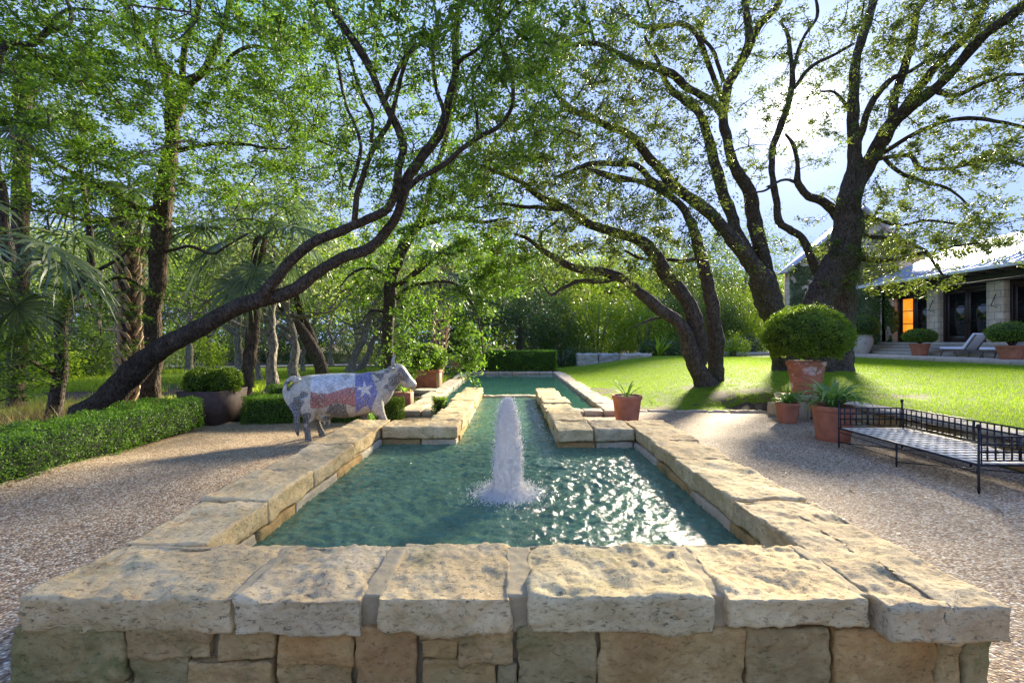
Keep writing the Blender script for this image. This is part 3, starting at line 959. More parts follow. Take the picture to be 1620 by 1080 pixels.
def grow_twigs(nodes, rad, clumps, rg, maxlen=2.2, wig=.12):
    """join every leaf clump to the nearest wood by a wavering twig, outwards from the limbs"""
    nodes = np.asarray(nodes, float)
    d = np.array([np.min(np.sum((nodes - c) ** 2, 1)) for c in clumps])
    order = np.argsort(d)
    cap = len(nodes) + len(clumps) * 4 + 10
    NN = np.full((cap, 3), 1e6); NN[:len(nodes)] = nodes; n = len(nodes)
    base_n = n
    tw = []
    for ci in order:
        c = clumps[ci]
        dd = np.sum((NN[:n] - c) ** 2, 1)
        dd[:base_n] *= 1.15
        k = int(np.argmin(dd)); a = NN[k]; L = math.sqrt(np.sum((a - c) ** 2))
        if L > maxlen * 2: continue
        m = 4
        t = np.linspace(0, 1, m + 1)[:, None]
        pth = a * (1 - t) + c * t
        pth[1:-1] += rg.normal(0, wig * L * .5, (m - 1, 3)) + np.array([0, 0, .08 * L])
        tw.append((pth, L))
        NN[n:n + 4] = pth[1:]; n += 4
    return tw

def add_wood(V, Q, path, rad, sides, off):
    v, q = tube_np(path, rad, sides)
    V.append(v); Q.append(q + off)
    return off + len(v)

def tree(name, label, cat, limbs, blobs, bark, leafm, seed, group=None, leaf=.06, per=46, clr=.24, flat=.35, droop=0., tw_r=.012, maxlen=2.4, baseloc=None, gnarl=.03, asp=.42, trunkname='trunk'):
    rg = np.random.default_rng(seed)
    V, Q = [], []; off = 0; nodes = []
    for li, L in enumerate(limbs):
        c = catmull(L, .14)
        rr = c[:, 3]
        p = c[:, :3].copy()
        g = np.stack([fbm(p, 1.6, 3, seed + 1), fbm(p, 1.6, 3, seed + 2), fbm(p, 1.6, 3, seed + 3)], -1)
        k = np.minimum(1, np.linspace(0, 6, len(p)))[:, None]
        p += g * gnarl * k
        if li == 0:   # root flare
            hh = np.maximum(0, 1 - (p[:, 2] - p[0, 2]) / .45)
            rr = rr * (1 + .45 * hh ** 2)
        v, q = tube_np(p, np.maximum(rr, .006), 14 if rr.max() > .08 else 8)
        ns = 14 if rr.max() > .08 else 8
        v0 = np.repeat(p, ns, 0); dirv = v - v0
        v = v0 + dirv * (1 + .13 * fbm(v, 3.5, 3, seed + 7) + .07 * fbm(v * np.array([1, 1, .35]), 14, 3, seed + 8))[:, None]
        V.append(v); Q.append(q + off); off += len(v)
        skip = int(len(p) * (.35 if li == 0 else .15))
        nodes.append(p[skip:])
        # a closed tip
        v, q = tube_np(np.stack([p[-1], p[-1] + (p[-1] - p[-2]) * .6]), [max(rr[-1], .006), .002], ns)
        V.append(v); Q.append(q + off); off += len(v)
    nodes = np.concatenate(nodes)
    cl = []
    for b in blobs:
        u, v, d, su, sv, sdd, n = b
        n = int(n * 1.5); uu = rg.normal(u, su, n); vv = rg.normal(v, sv, n); dd = d + rg.normal(0, sdd, n)
        dd = np.maximum(dd, 3.2)
        # spread in the true volume: sideways, up and away
        cl.append(np.stack([(u - 810) / 720 * d + (uu - u) / 720 * d, dd, 1.7 - (v - 540) / 720 * d - (vv - v) / 720 * d], -1))
    cl = np.concatenate(cl)
    cl = cl[cl[:, 2] > .35]
    thick = np.concatenate([catmull(L, .14)[:, :3][catmull(L, .14)[:, 3] > .03] for L in limbs])
    dn = np.array([np.min(np.sum((thick - c) ** 2, 1)) for c in cl]); cl = cl[dn > .42 ** 2]
    tw = grow_twigs(nodes, None, cl, rg, maxlen)
    tips = []
    for pth, L in tw:
        r0 = tw_r * (.5 + min(L, 1.6))
        v, q = tube_np(pth, np.linspace(r0, .003, len(pth)), 4)
        V.append(v); Q.append(q + off); off += len(v)
        tips.append(pth)
    if baseloc is None: baseloc = (limbs[0][0][0], limbs[0][0][1], limbs[0][0][2])
    t = thing(name, baseloc, label, cat, group)
    place(make_mesh(trunkname, np.concatenate(V), quads=np.concatenate(Q), smooth=True), trunkname, M[bark], t)
    # leaves: along the outer half of every twig and in a loose puff round its tip
    T = np.array([p for p in tips])
    n = len(T)
    per = int(per * 1.1); f = rg.random((n, per)) ** .45 * .45 + .58
    f = np.minimum(f, 1.)
    idx = f * 4; i0 = np.minimum(idx.astype(int), 3); fr = (idx - i0)[..., None]
    ar = np.arange(n)[:, None]
    c = T[ar, i0] * (1 - fr) + T[ar, i0 + 1] * fr
    sc = clr * rg.uniform(.5, 1.15, (n, 1, 1))
    offv = rg.normal(size=(n, per, 3)) * sc * .55
    offv *= rg.uniform(.5, 1.1, (n, per, 1)); offv[..., 2] *= (1 - flat * .75); offv[..., 2] -= droop * np.abs(offv[..., 0])
    c = (c + offv).reshape(-1, 3)
    tone = np.repeat(rg.normal(.5, .17, n), per) + rg.normal(0, .17, n * per)
    me = leaf_mesh('crown', c, np.full(len(c), leaf * 1.5), rg, asp=asp, flat=flat, droop=droop, rnd=tone)
    place(me, 'crown', M[leafm], t)
    return t

TREES = []
# big leaning tree on the left, its long limbs reaching over the basin
D = [limb('150,660,48 163,640,42 200,600,38 233,567,33 277,540,30 333,510,27 383,483,26 433,470,22 467,457,20 507,427,18 545,407,17 583,393,17 613,363,16 628,338,15 643,283,15 667,250,16 693,213,15 707,167,14 720,117,12 720,67,11 727,0,9 735,-60,6', 10.5, 7.6),
     limb('410,477,20 443,433,17 467,407,16 500,380,16 545,362,15 590,342,14 618,322,13 630,267,12 637,233,12 623,193,12 606,160,12 590,120,12 567,77,12 540,37,11 512,-10,8 500,-60,5', 9.4, 7.2),
     limb('560,357,10 567,300,9 580,257,9 593,227,9 612,197,8 624,160,7 643,105,7 655,75,6 700,50,5 735,20,3', 8.5, 7.4),
     limb('587,225,6 587,187,6 570,143,6 557,107,5 549,75,5 535,30,4 520,-20,3', 8.2, 8.6),
     limb('643,300,9 663,283,9 700,263,9 730,237,8 757,217,8 787,203,7 810,170,6 813,133,6 800,90,5 790,40,4 795,-20,3', 8.1, 6.6),
     limb('757,217,6 755,180,5 745,150,4 750,120,4 770,80,3 785,30,3', 7.3, 7.0),
     limb('553,300,6 570,240,6 560,193,5 547,167,5 535,100,5 520,50,4', 8.6, 9.2),
     limb('690,215,8 700,180,7 690,140,6 685,90,6 690,30,5 680,-30,3', 7.9, 8.6),
     limb('720,110,7 735,90,6 775,60,5 810,20,4', 7.4, 6.6),
     limb('606,165,8 640,100,7 665,70,6 700,40,5 722,40,4', 7.6, 7.4)]
TREES.append(tree('leaning_tree', 'massive dark trunk leaning from the left hedge up over the mosaic cow', 'tree', D,
    [(560, 60, 8, 90, 60, 1.1, 150), (700, 40, 7.6, 90, 55, 1.1, 170), (640, 190, 8.2, 85, 60, 1.0, 100), (760, 120, 7.2, 60, 60, .9, 90), (480, 130, 8.8, 60, 80, .9, 80), (700, 300, 8.3, 60, 30, .8, 45),
     (840, 60, 7, 60, 50, .8, 50), (830, 180, 7.4, 50, 50, .8, 30)],
    'bark', 'leaf_fine', 21, leaf=.055, per=44, clr=.25))
# upright tree at the left
G = [limb('237,642,26 243,560,23 245,493,23 250,427,24 254,360,26 260,300,24 270,250,22 274,200,20 272,165,18 263,135,13 257,110,12 237,87,12 220,57,11 213,30,10 193,0,9 170,-50,6', 11.5, 9.8),
     limb('272,190,18 283,160,17 297,133,15 320,115,11 333,90,10 347,60,9 360,17,8 365,-40,5', 10.2, 9.4),
     limb('292,132,9 267,110,8 247,83,8 245,50,7 255,0,6 262,-40,4', 10.1, 10.6),
     limb('288,125,9 290,80,9 300,47,9 313,13,8 320,-40,6', 10.0, 9.2),
     limb('325,112,6 353,107,6 367,87,6 400,72,5 440,76,4 483,77,3', 9.9, 8.8),
     limb('283,238,7 327,227,6 367,227,5 417,233,4 450,236,3', 10.4, 9.2),
     limb('250,330,9 213,327,9 167,300,8 127,280,7 83,257,6 50,233,5 20,216,4', 10.6, 8.2),
     limb('255,350,7 210,340,6 150,350,5 90,335,4 20,330,3', 10.8, 8.6),
     limb('255,400,6 300,390,5 340,400,4 390,370,3', 11, 9.8),
     limb('225,60,6 170,35,6 140,65,5 110,110,4 100,140,3', 9.8, 9.0),
     limb('248,470,6 200,440,5 160,450,4 110,480,3', 11.3, 10.2)]
TREES.append(tree('elm_tree', 'straight brown trunk standing upright behind the leaning trunk, beside the palm', 'tree', G,
    [(150, 40, 9.2, 110, 55, 1., 190), (360, 40, 9.2, 90, 60, 1., 170), (120, 190, 8.6, 100, 45, 1., 170), (330, 200, 9.4, 90, 70, .9, 150), (90, 290, 8.8, 90, 40, .9, 130), (230, 110, 9.6, 90, 50, .8, 90),
     (360, 300, 10.4, 70, 30, .6, 45), (430, 130, 9., 50, 70, .8, 70), (230, 400, 11, 60, 40, .4, 35), (20, 100, 9, 60, 60, .8, 80)],
    'bark_brown', 'leaf_fine', 22, leaf=.055, per=46, clr=.25, flat=.6))
# slimmer tree far left
Hh = [limb('84,665,22 88,640,19 95,590,18 97,540,17 99,500,16 112,470,13 128,445,11 143,420,10 142,380,9 138,340,8 130,290,6 120,230,4', 10.6, 10.0),
      limb('94,595,9 70,582,7 45,570,5 20,580,3', 10.5, 9.4), limb('97,510,7 60,490,6 20,470,4 -30,460,3', 10.4, 9.0),
      limb('130,440,6 170,420,5 200,400,4 225,370,3', 10.3, 9.8), limb('0,82,9 50,70,8 73,52,7 110,33,6 107,5,5 90,-20,4', 7.8, 8.6), limb('60,60,5 95,20,5 130,15,4 170,20,3', 7.9, 8.2)]
Hh[4] = np.vstack([Hh[1][-1:] * 0 + np.array([[-9.5, 8.6, 3.2, .09]]), np.array([[-9.3, 8.2, 5.2, .07]]), Hh[4]])
TREES.append(tree('slim_tree', 'slimmer dark trunk at the far left between the palm fan and the dry grass', 'tree', Hh,
    [(70, 470, 9.8, 80, 30, .7, 60), (50, 520, 9.4, 80, 35, .8, 80), (120, 330, 10, 50, 50, .7, 35), (20, 590, 8.8, 40, 30, .5, 45), (20, 40, 8, 70, 40, .7, 80)],
    'bark', 'leaf_fine', 23, leaf=.055, per=42, clr=.25, flat=.7))
# tree behind the cow's head
E = [limb('613,640,24 613,590,20 614,545,18 616,500,18 619,443,20 627,415,20 637,393,18 650,370,17 663,352,15 672,330,12 680,300,11 692,260,9 705,220,8 715,180,6 730,120,5', 14.2, 12.5),
     limb('628,452,9 645,440,9 663,427,9 680,415,8 695,402,7 712,390,5 740,380,4', 13.9, 12.8), limb('628,472,6 645,458,6 662,450,6 700,445,5 725,452,4 745,470,3', 13.9, 12.0),
     limb('660,360,9 690,350,8 720,345,7 760,350,5 800,345,4', 13.2, 11.6), limb('720,450,4 745,480,4 760,520,3 765,560,2', 12.4, 11.4), limb('616,440,6 590,425,5 560,430,4 540,450,3', 14, 13), limb('620,500,5 590,490,4 570,510,3', 14, 13.4)]
TREES.append(tree('drooping_elm', 'dark trunk behind the mosaic cow head with bright foliage drooping towards the clipped hedge', 'tree', E,
    [(700, 380, 12.6, 60, 40, .8, 90), (770, 400, 12, 45, 30, .8, 75), (650, 330, 13, 60, 40, .8, 60), (740, 480, 11.9, 22, 30, .4, 30), (735, 540, 11.8, 17, 20, .3, 22), (745, 575, 11.7, 10, 14, .25, 10), (780, 440, 12, 28, 26, .5, 30),
     (570, 430, 13.6, 40, 30, .6, 60), (720, 270, 12.4, 60, 40, .8, 90), (640, 560, 13.4, 18, 24, .3, 26), (660, 480, 13.4, 30, 26, .4, 40)],
    'bark', 'leaf_fine', 24, leaf=.075, per=40, clr=.3, flat=.5, droop=.35))
F_ = [limb('512,625,22 511,600,20 505,570,19 493,547,19 480,525,17 467,510,15 452,492,13 440,480,12 430,455,9 425,420,7 430,370,5', 20, 18.6), limb('498,545,13 488,520,13 478,500,12 470,470,11 462,440,10 455,400,8 465,350,6 470,290,5', 19.8, 19)]
TREES.append(tree('oak_tree', 'dark forked trunk seen over the rump of the mosaic cow, under the leaning limb', 'tree', F_,
    [(430, 380, 18.6, 50, 50, 1.2, 90), (490, 300, 18.6, 50, 60, 1.2, 110), (380, 300, 18.6, 50, 60, 1.2, 70), (470, 200, 18, 60, 50, 1.2, 90)], 'bark', 'leaf_mid', 25, leaf=.1, per=40, clr=.42))

# live oaks on the right lawn
A = [limb('1117,615,30 1111,600,28 1100,575,26 1092,555,26 1085,530,22 1072,510,20 1060,500,20 1038,485,18 1012,463,16 987,442,15 957,430,14 923,427,13 900,420,12 883,412,11 870,402,9 857,394,8 835,378,6 815,372,4', 13.4, 11.4),
     limb('1106,575,22 1107,547,26 1100,515,24 1093,490,23 1080,467,22 1066,450,22 1053,433,22 1033,400,20 1015,382,18 990,372,16 965,366,15 933,355,14 912,342,14 898,330,13 870,318,12 850,308,10 830,290,8 805,280,7 780,270,6 745,256,4', 13.4, 10.6),
     limb('1134,603,24 1132,570,24 1130,527,24 1124,480,20 1115,430,18 1103,385,17 1095,357,14 1080,328,12 1053,305,10 1020,290,8 985,280,6 940,268,4', 13.9, 11.4),
     limb('900,330,8 877,330,8 850,328,7 823,326,6 790,322,4 755,330,3', 11.4, 10.4), limb('972,441,7 950,446,7 925,444,7 905,448,6 885,458,5 873,467,5 862,456,3', 12.2, 11.6),
     limb('1100,410,7 1080,412,6 1057,410,6 1035,412,5 1015,410,5 990,397,4', 13.5, 12.2), limb('857,394,5 858,370,4 880,350,3', 11.6, 11.2), limb('1060,500,5 1030,505,4 1000,520,3', 13, 12.4)]
TREES.append(tree('live_oak', 'nearest three-stemmed live oak on the lawn, long limbs arching left over the far pool', 'tree', A,
    [(890, 300, 11, 60, 35, .9, 110), (940, 390, 11.8, 60, 30, .8, 95), (860, 370, 11.4, 35, 35, .6, 60), (1000, 340, 11.8, 55, 30, .8, 75), (820, 250, 10.6, 50, 35, .8, 80), (1050, 390, 12.6, 50, 28, .6, 60), (930, 450, 12, 40, 15, .5, 22), (1020, 440, 12.6, 50, 20, .5, 26), (780, 290, 10.6, 40, 30, .6, 40)],
    'bark', 'leaf_oak', 31, leaf=.06, per=42, clr=.26))
B = [limb('1246,597,42 1242,570,38 1235,530,37 1225,497,38 1215,470,40 1205,445,36 1193,425,26 1177,403,24 1157,377,21 1140,358,20 1113,327,18 1080,305,16 1053,277,15 1027,247,14 997,213,13 963,200,11 927,183,10 900,170,9 880,150,6 865,120,4', 15, 10.6),
     limb('1222,480,26 1215,440,24 1205,400,22 1197,365,22 1192,335,21 1188,305,20 1174,283,17 1158,255,15 1151,220,14 1144,190,14 1146,165,14 1152,135,14 1168,107,14 1183,78,14 1200,42,12 1225,12,10 1250,-30,7', 14.8, 11.4),
     limb('1215,470,20 1190,410,18 1172,378,17 1160,352,17 1148,318,17 1134,270,17 1121,220,14 1107,180,13 1085,160,12 1063,143,10 1052,125,8 1040,95,6 1020,60,4', 14.8, 11.6),
     limb('1184,75,11 1184,40,11 1180,12,10 1176,-40,7', 12, 11.2), limb('1144,165,9 1137,145,8 1127,118,8 1112,80,9 1098,52,8 1078,40,8 1050,42,8 1023,41,7 1000,30,5 980,8,4', 12.8, 10.2),
     limb('1142,180,12 1128,162,11 1107,150,11 1085,137,12 1063,117,12 1040,108,11 1015,100,10 995,92,9 973,80,8 940,69,7 903,71,6 880,57,5 850,40,3', 12.8, 9.6),
     limb('1145,130,6 1130,87,6 1113,60,5 1100,30,4', 12.4, 12), limb('1075,301,12 1060,297,12 1033,287,10 1010,265,9 985,259,9 940,259,8 903,271,5 880,280,4', 12.6, 10.6), limb('1050,290,7 1010,287,7 973,284,6 940,272,5 917,263,4', 12.4, 11),
     limb('927,183,6 900,175,5 870,185,4 850,180,3', 10.8, 10), limb('940,69,5 935,40,5 920,10,4', 10.2, 9.6)]
TREES.append(tree('live_oak', 'middle live oak rising behind the big potted boxwood, limbs sweeping up and left', 'tree', B,
    [(930, 120, 10.4, 70, 50, .9, 150), (1010, 60, 10.6, 65, 40, .9, 110), (1000, 220, 11.4, 60, 45, .9, 80), (890, 210, 10.6, 50, 30, .7, 60), (1090, 60, 11.6, 40, 40, .8, 50), (1120, 240, 12.2, 30, 50, .8, 30), (880, 50, 10, 60, 50, .8, 70), (1190, 30, 11.6, 36, 36, .8, 34), (1060, 200, 12, 40, 40, .8, 34), (1040, 310, 12.4, 40, 24, .6, 30)],
    'bark', 'leaf_oak', 32, leaf=.06, per=42, clr=.25))
Cc = [limb('1330,597,38 1331,585,34 1333,550,30 1336,510,30 1339,460,30 1342,415,30 1346,385,28', 14.6, 14.6),
      limb('1302,597,40 1294,560,38 1290,520,38 1295,483,40 1305,455,41 1320,425,41 1335,393,42 1341,360,40 1343,330,36 1350,290,32 1352,260,22 1350,230,18 1350,200,17 1350,160,15 1352,110,14 1362,68,13 1372,35,13 1383,0,12 1390,-50,8', 14.4, 12.4),
      limb('1350,300,26 1362,284,22 1380,252,22 1398,215,22 1414,192,20 1447,163,18 1480,140,16 1510,110,15 1540,73,15 1563,50,15 1600,23,14 1650,-15,10', 14, 9.8),
      limb('1412,195,14 1414,172,13 1418,147,12 1430,110,12 1440,77,11 1447,43,10 1449,20,9 1463,0,8 1475,-40,5', 13.3, 12), limb('1420,185,13 1447,150,13 1480,107,12 1507,80,12 1537,50,11 1553,17,9 1566,-10,8', 13.3, 11.2),
      limb('1352,235,10 1362,215,10 1377,167,10 1393,142,9 1413,123,8 1440,113,6 1470,95,5 1500,88,4', 13.6, 12), limb('1385,250,9 1400,240,8 1430,221,7 1463,203,7 1503,190,6 1547,188,6 1580,193,5 1625,202,4', 13.6, 11),
      limb('1390,252,7 1407,248,7 1440,247,7 1457,266,7 1497,267,6 1547,257,6 1587,253,5 1630,265,4', 13.8, 11.6), limb('1400,252,6 1412,262,6 1427,274,6 1463,287,5 1503,300,4 1530,325,3', 13.6, 12.6),
      limb('1480,143,9 1500,150,8 1523,147,7 1557,131,7 1590,119,5 1630,118,4', 12.4, 10.8),
      limb('1335,355,16 1318,332,15 1300,318,13 1280,311,12 1263,290,10 1262,262,7 1256,233,6 1245,215,4', 14.4, 13.2), limb('1262,290,5 1240,285,4 1215,295,3', 13.8, 13.4),
      limb('1303,440,15 1293,430,14 1285,412,12 1270,378,11 1247,362,11 1232,350,11 1227,310,10 1222,280,9 1222,235,10 1236,200,10 1248,160,9 1253,130,9 1252,100,6 1246,60,6 1237,35,4', 14.5, 12.4),
      limb('1253,120,6 1262,85,6 1275,55,5 1293,27,5 1292,0,4 1280,-30,3', 12.8, 12), limb('1256,140,7 1275,115,6 1297,98,6 1320,87,5 1350,70,4', 12.9, 12.2), limb('1226,290,5 1215,300,4 1190,305,3', 13.4, 13),
      limb('1347,402,9 1370,410,9 1397,412,8 1433,407,7 1463,400,6 1480,420,4 1495,440,3', 14.5, 12.8), limb('1350,368,7 1373,373,7 1407,377,6 1447,387,5 1467,397,4', 14.4, 13), limb('1480,395,4 1510,390,4 1550,385,3', 12.9, 12.2), limb('1352,340,7 1380,345,6 1420,355,5 1470,350,4 1520,355,3', 14.2, 12.6),
      limb('1343,175,6 1335,160,5 1320,145,4 1300,145,3', 13.3, 13)]
TREES.append(tree('live_oak', 'largest live oak at the right, thick trunk between the boxwood ball and the house', 'tree', Cc,
    [(1420, 60, 12, 60, 40, .9, 90), (1520, 60, 11.4, 60, 45, .9, 110), (1590, 130, 11, 40, 40, .8, 70), (1580, 250, 11.6, 50, 16, .8, 75), (1480, 250, 12.6, 50, 22, .8, 55), (1440, 320, 13, 60, 22, .8, 70), (1490, 385, 12.8, 60, 18, .7, 110), (1400, 400, 13.4, 45, 24, .6, 50),
     (1270, 90, 12.6, 35, 35, .7, 42), (1240, 190, 13, 26, 34, .6, 40), (1330, 80, 12.8, 30, 30, .6, 30), (1310, 225, 13.4, 24, 24, .6, 20), (1380, 150, 12.8, 30, 40, .7, 30), (1470, 170, 12, 40, 40, .8, 45), (1560, 340, 12.4, 45, 16, .6, 30), (1190, 270, 13.4, 20, 20, .5, 12), (1300, 385, 14.8, 30, 22, .6, 30), (1440, 445, 13.2, 40, 10, .5, 22), (1600, 20, 10.6, 50, 30, .8, 60)],
    'bark', 'leaf_oak', 33, leaf=.062, per=42, clr=.25))
TREES[-3]['group'] = TREES[-2]['group'] = TREES[-1]['group'] = 'live oaks on the right lawn'

# ---------------------------------------------------------------- palms
def fan(c, dirv, R_, rg, n=34):
    """one costapalmate fan: folded segments drooping at their tips; returns verts, quads"""
    dirv = dirv / np.linalg.norm(dirv)
    up = np.array([0, 0, 1.]); s = np.cross(dirv, up); s /= np.linalg.norm(s) + 1e-9; nrm = np.cross(s, dirv)
    V = []; Q = []
    for i in range(n):
        a = (i / (n - 1) - .5) * R(300 if R_ < 1 else 270)
        d = dirv * math.cos(a) + s * math.sin(a)
        L = R_ * (.75 + .25 * math.cos(a * .55)) * rg.uniform(.88, 1.06)
        k = np.array([0, .3, .6, .8, 1.]); pts = []
        sag = R_ * rg.uniform(.25, .65)
        for t in k: pts.append(c + d * L * t * (1 - .15 * t * t) - up * sag * max(0, t - .35) ** 2 * 1.6 + nrm * .05 * math.sin(i * 2.1) * t)
        w_ = np.array([.006, .022, .026, .016, .002]) * (R_ * .95)
        sd_ = np.cross(d, nrm) * .9 + nrm * (.5 if i % 2 else -.5)
        sd_ /= np.linalg.norm(sd_)
        b = len(V)
        for p, ww in zip(pts, w_): V += [p - sd_ * ww, p + sd_ * ww]
        Q += [(b + 2 * j, b + 2 * j + 1, b + 2 * j + 3, b + 2 * j + 2) for j in range(4)]
    return V, Q

def palm(label, base, top, r, nf, R_, seed, boots=True, elev=(-50, 70), group='fan palms among the left trees'):
    rg = np.random.default_rng(seed)
    base = np.array(base, float); top = np.array(top, float)
    t = thing('fan_palm', base, label, 'palm', group)
    m = MB()
    n = 24; tt = np.linspace(0, 1, n)[:, None]
    path = base * (1 - tt) + top * tt
    path[:, 0] += .04 * np.sin(tt[:, 0] * 5)
    V, Q = tube_np(path, r * .8, 16)
    V = V + (fbm(V, 6, 3, seed) * .03)[:, None] * np.array([1, 1, 0])
    m.add(V, [tuple(q) for q in Q])
    m.obj('trunk', M['bark_brown'], t, True)
    if boots:
        mb_ = MB()
        Lh = np.linalg.norm(top - base); rows = int(Lh / .17)
        for i in range(rows):
            for k in range(7):
                a = k * 2 * math.pi / 7 + (i % 2) * math.pi / 7 + rg.normal(0, .08)
                f = (i + .3 + rg.uniform(-.15, .15)) / rows
                c = base * (1 - f) + top * f; c[0] += .04 * math.sin(f * 5)
                o_ = np.array([math.cos(a), math.sin(a), 0]); sw = np.array([-math.sin(a), math.cos(a), 0]) * (1 if (i + k) % 2 else -1)
                L = rg.uniform(.22, .34)
                pth = np.array([c + o_ * r * .75, c + o_ * r * 1.0 + sw * .03 + np.array([0, 0, L * .4]), c + o_ * (r * 1.22 + .02) + sw * .10 + np.array([0, 0, L])])
                v, q = tube_np(pth, [.055, .05, .028], 6, .45)
                mb_.add(v, [tuple(x) for x in q] + [tuple(range(len(v) - 6, len(v)))])
        mb_.obj('frond_stubs', M['boot'], t)
    ms = MB()
    for i in range(nf):
        az = i * 2.399 + rg.normal(0, .2); el = R(rg.uniform(*elev))
        d = np.array([math.cos(az) * math.cos(el), math.sin(az) * math.cos(el), math.sin(el)])
        L = R_ * rg.uniform(.7, 1.2)
        e = top + d * L + np.array([0, 0, -.12 * L * L])
        md = top + d * L * .5 + np.array([0, 0, .06])
        ms.tube(np.array([top + d * .05, md, e]), [.022, .016, .011], 5)
        d2 = e - md; d2[2] -= .15
        V, Q = fan(e, d2, R_ * rg.uniform(.72, .95), rg)
        me = make_mesh('frond', V, quads=Q)
        at = me.attributes.new('rnd', 'FLOAT', 'FACE'); at.data.foreach_set('value', np.clip(rg.normal(.35 + .3 * rg.random(), .15, len(me.polygons)), 0, 1).astype(np.float32))
        place(me, 'frond', M['palm'], t)
    ms.obj('frond_stalks', M['strapstem'], t)
M['boot'] = plain('palm_frond_stubs', (.50, .35, .21), .8, .35, 7, .4)
M['strapstem'] = plain('palm_stalk', (.2, .25, .08), .6, .2, 8, .1)
M['boot_grey'] = M['boot']
b0 = P(205, 660, 12.2); b0[2] = -.1
palm('tall fan palm with a criss-cross trunk of cut frond stubs behind the leaning trunk', b0, P(202, 300, 12.2), .30, 16, 1.35, 5)
palm('fan palm whose crown hangs at the left edge, above the slim dark trunk', (-9.3, 7.6, 0), P(-40, 375, 7.6), .22, 11, 1.2, 6, elev=(-50, 45))
palm('fan palm with a high crown in the upper left corner among bright leaves', (-12.9, 11.8, 0), P(40, 110, 11.8), .22, 14, 1.3, 7, elev=(-60, 40), boots=False)
palm('fan palm with fronds drooping over the middle of the leaning trunk', (-7.1, 12.0, 0), P(415, 375, 12.0), .2, 13, 1.3, 8, elev=(-50, 50), boots=False)
b1 = P(688, 604, 18.4); b1[2] = 0
palm('fan palm with a patterned stubby trunk right behind the square terracotta planter', b1, P(708, 425, 18.4), .27, 14, 1.25, 9)

# ---------------------------------------------------------------- clipped shrubs, hedges
def boxwood(parent, c, rx, ry, rz, n, leafm, seed, leaf=.035, lump=.06, flatbottom=.55, name='foliage', stems=True):
    """clipped ball: leaves in a thick shell over an uneven surface, darker wood inside"""
    rg = np.random.default_rng(seed)
    d = rg.normal(size=(n, 3)); d /= np.linalg.norm(d, axis=1)[:, None]
    d = d[d[:, 2] > -.72]
    n = len(d)
    q = .86 + .15 * rg.random(n) ** .5
    s = 1 + lump * fbm(d * 1.0, 3.2, 3, seed) + lump * .5 * fbm(d, 9, 2, seed + 1)
    p = d * np.array([rx, ry, rz]) * (q * s)[:, None]
    p[:, 2] = np.where(p[:, 2] < 0, p[:, 2] * flatbottom / .55, p[:, 2])
    p += np.array(c) + rg.normal(0, leaf * .4, (n, 3))
    tone = .45 + .3 * fbm(d, 7, 2, seed + 3) + rg.normal(0, .2, n)
    place(leaf_mesh(name, p, np.full(n, leaf), rg, asp=.6, rnd=tone, out=d * .9), name, M[leafm], parent)
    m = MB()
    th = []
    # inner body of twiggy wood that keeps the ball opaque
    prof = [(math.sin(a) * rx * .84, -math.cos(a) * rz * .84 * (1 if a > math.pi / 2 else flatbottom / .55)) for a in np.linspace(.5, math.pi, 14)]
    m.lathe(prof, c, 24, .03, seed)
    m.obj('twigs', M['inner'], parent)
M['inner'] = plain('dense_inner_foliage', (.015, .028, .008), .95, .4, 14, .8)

def pot(parent, c, r, h, mat, rim=.09, taper=.68, soil=True, seg=36):
    m = MB()
    rb = r * taper; t = .028
    prof = [(0.001, 0), (rb * .96, 0), (rb, .015)]
    for k in range(1, 7): prof.append((rb + (r * .93 - rb) * k / 6, .015 + (h - rim - .015) * k / 6))
    prof += [(r * .985, h - rim + .004), (r, h - rim + .02), (r * 1.0, h - .02), (r * .985, h), (r * .985 - t, h - .002), (r * .9 - t, h - .06), (0.001, h - .06)]
    m.lathe(prof, c, seg)
    o = m.obj('pot', M[mat], parent, True)
    md = o.modifiers.new('edges', 'EDGE_SPLIT'); md.split_angle = R(38)
    if soil:
        s = MB(); s.lathe([(0.001, h - .035), (r * .5, h - .03), (r * .93 - t, h - .045)], c, 20, .01)
        s.obj('soil', M['soil'], parent, True)

def strap_plant(parent, c, n, L, seed, wid=.028, droop=1., name='leaf_clump'):
    rg = np.random.default_rng(seed)
    V = []; Q = []
    for i in range(n):
        a = rg.uniform(0, 2 * math.pi); el = R(rg.uniform(45, 88)); l = L * rg.uniform(.55, 1.1)
        h = np.array([math.cos(a), math.sin(a), 0]); sd_ = np.array([-math.sin(a), math.cos(a), 0])
        b = len(V); K = 9; p = np.array(c) + h * rg.uniform(0, .06) + np.array([0, 0, -.03]); e = el
        dr = droop * rg.uniform(.5, 1.35) * R(150) / K
        for k in range(K + 1):
            t = k / K; w_ = wid * (.75 + .5 * math.sin(t * 2.2)) * (1 - t ** 4) * .5 + .001
            V += [p - sd_ * w_ + np.array([0, 0, w_ * .35]), p.copy(), p + sd_ * w_ + np.array([0, 0, w_ * .35])]
            p = p + (h * math.cos(e) + np.array([0, 0, 1]) * math.sin(e)) * l / K
            e -= dr * (.35 + t)
        for k in range(K):
            o_ = b + 3 * k
            Q += [(o_, o_ + 1, o_ + 4, o_ + 3), (o_ + 1, o_ + 2, o_ + 5, o_ + 4)]
    me = make_mesh(name, V, quads=Q, smooth=True)
    at = me.attributes.new('rnd', 'FLOAT', 'FACE'); at.data.foreach_set('value', np.clip(np.repeat(rg.normal(.5, .3, n), 18), 0, 1).astype(np.float32))
    place(me, name, M['strap'], parent)

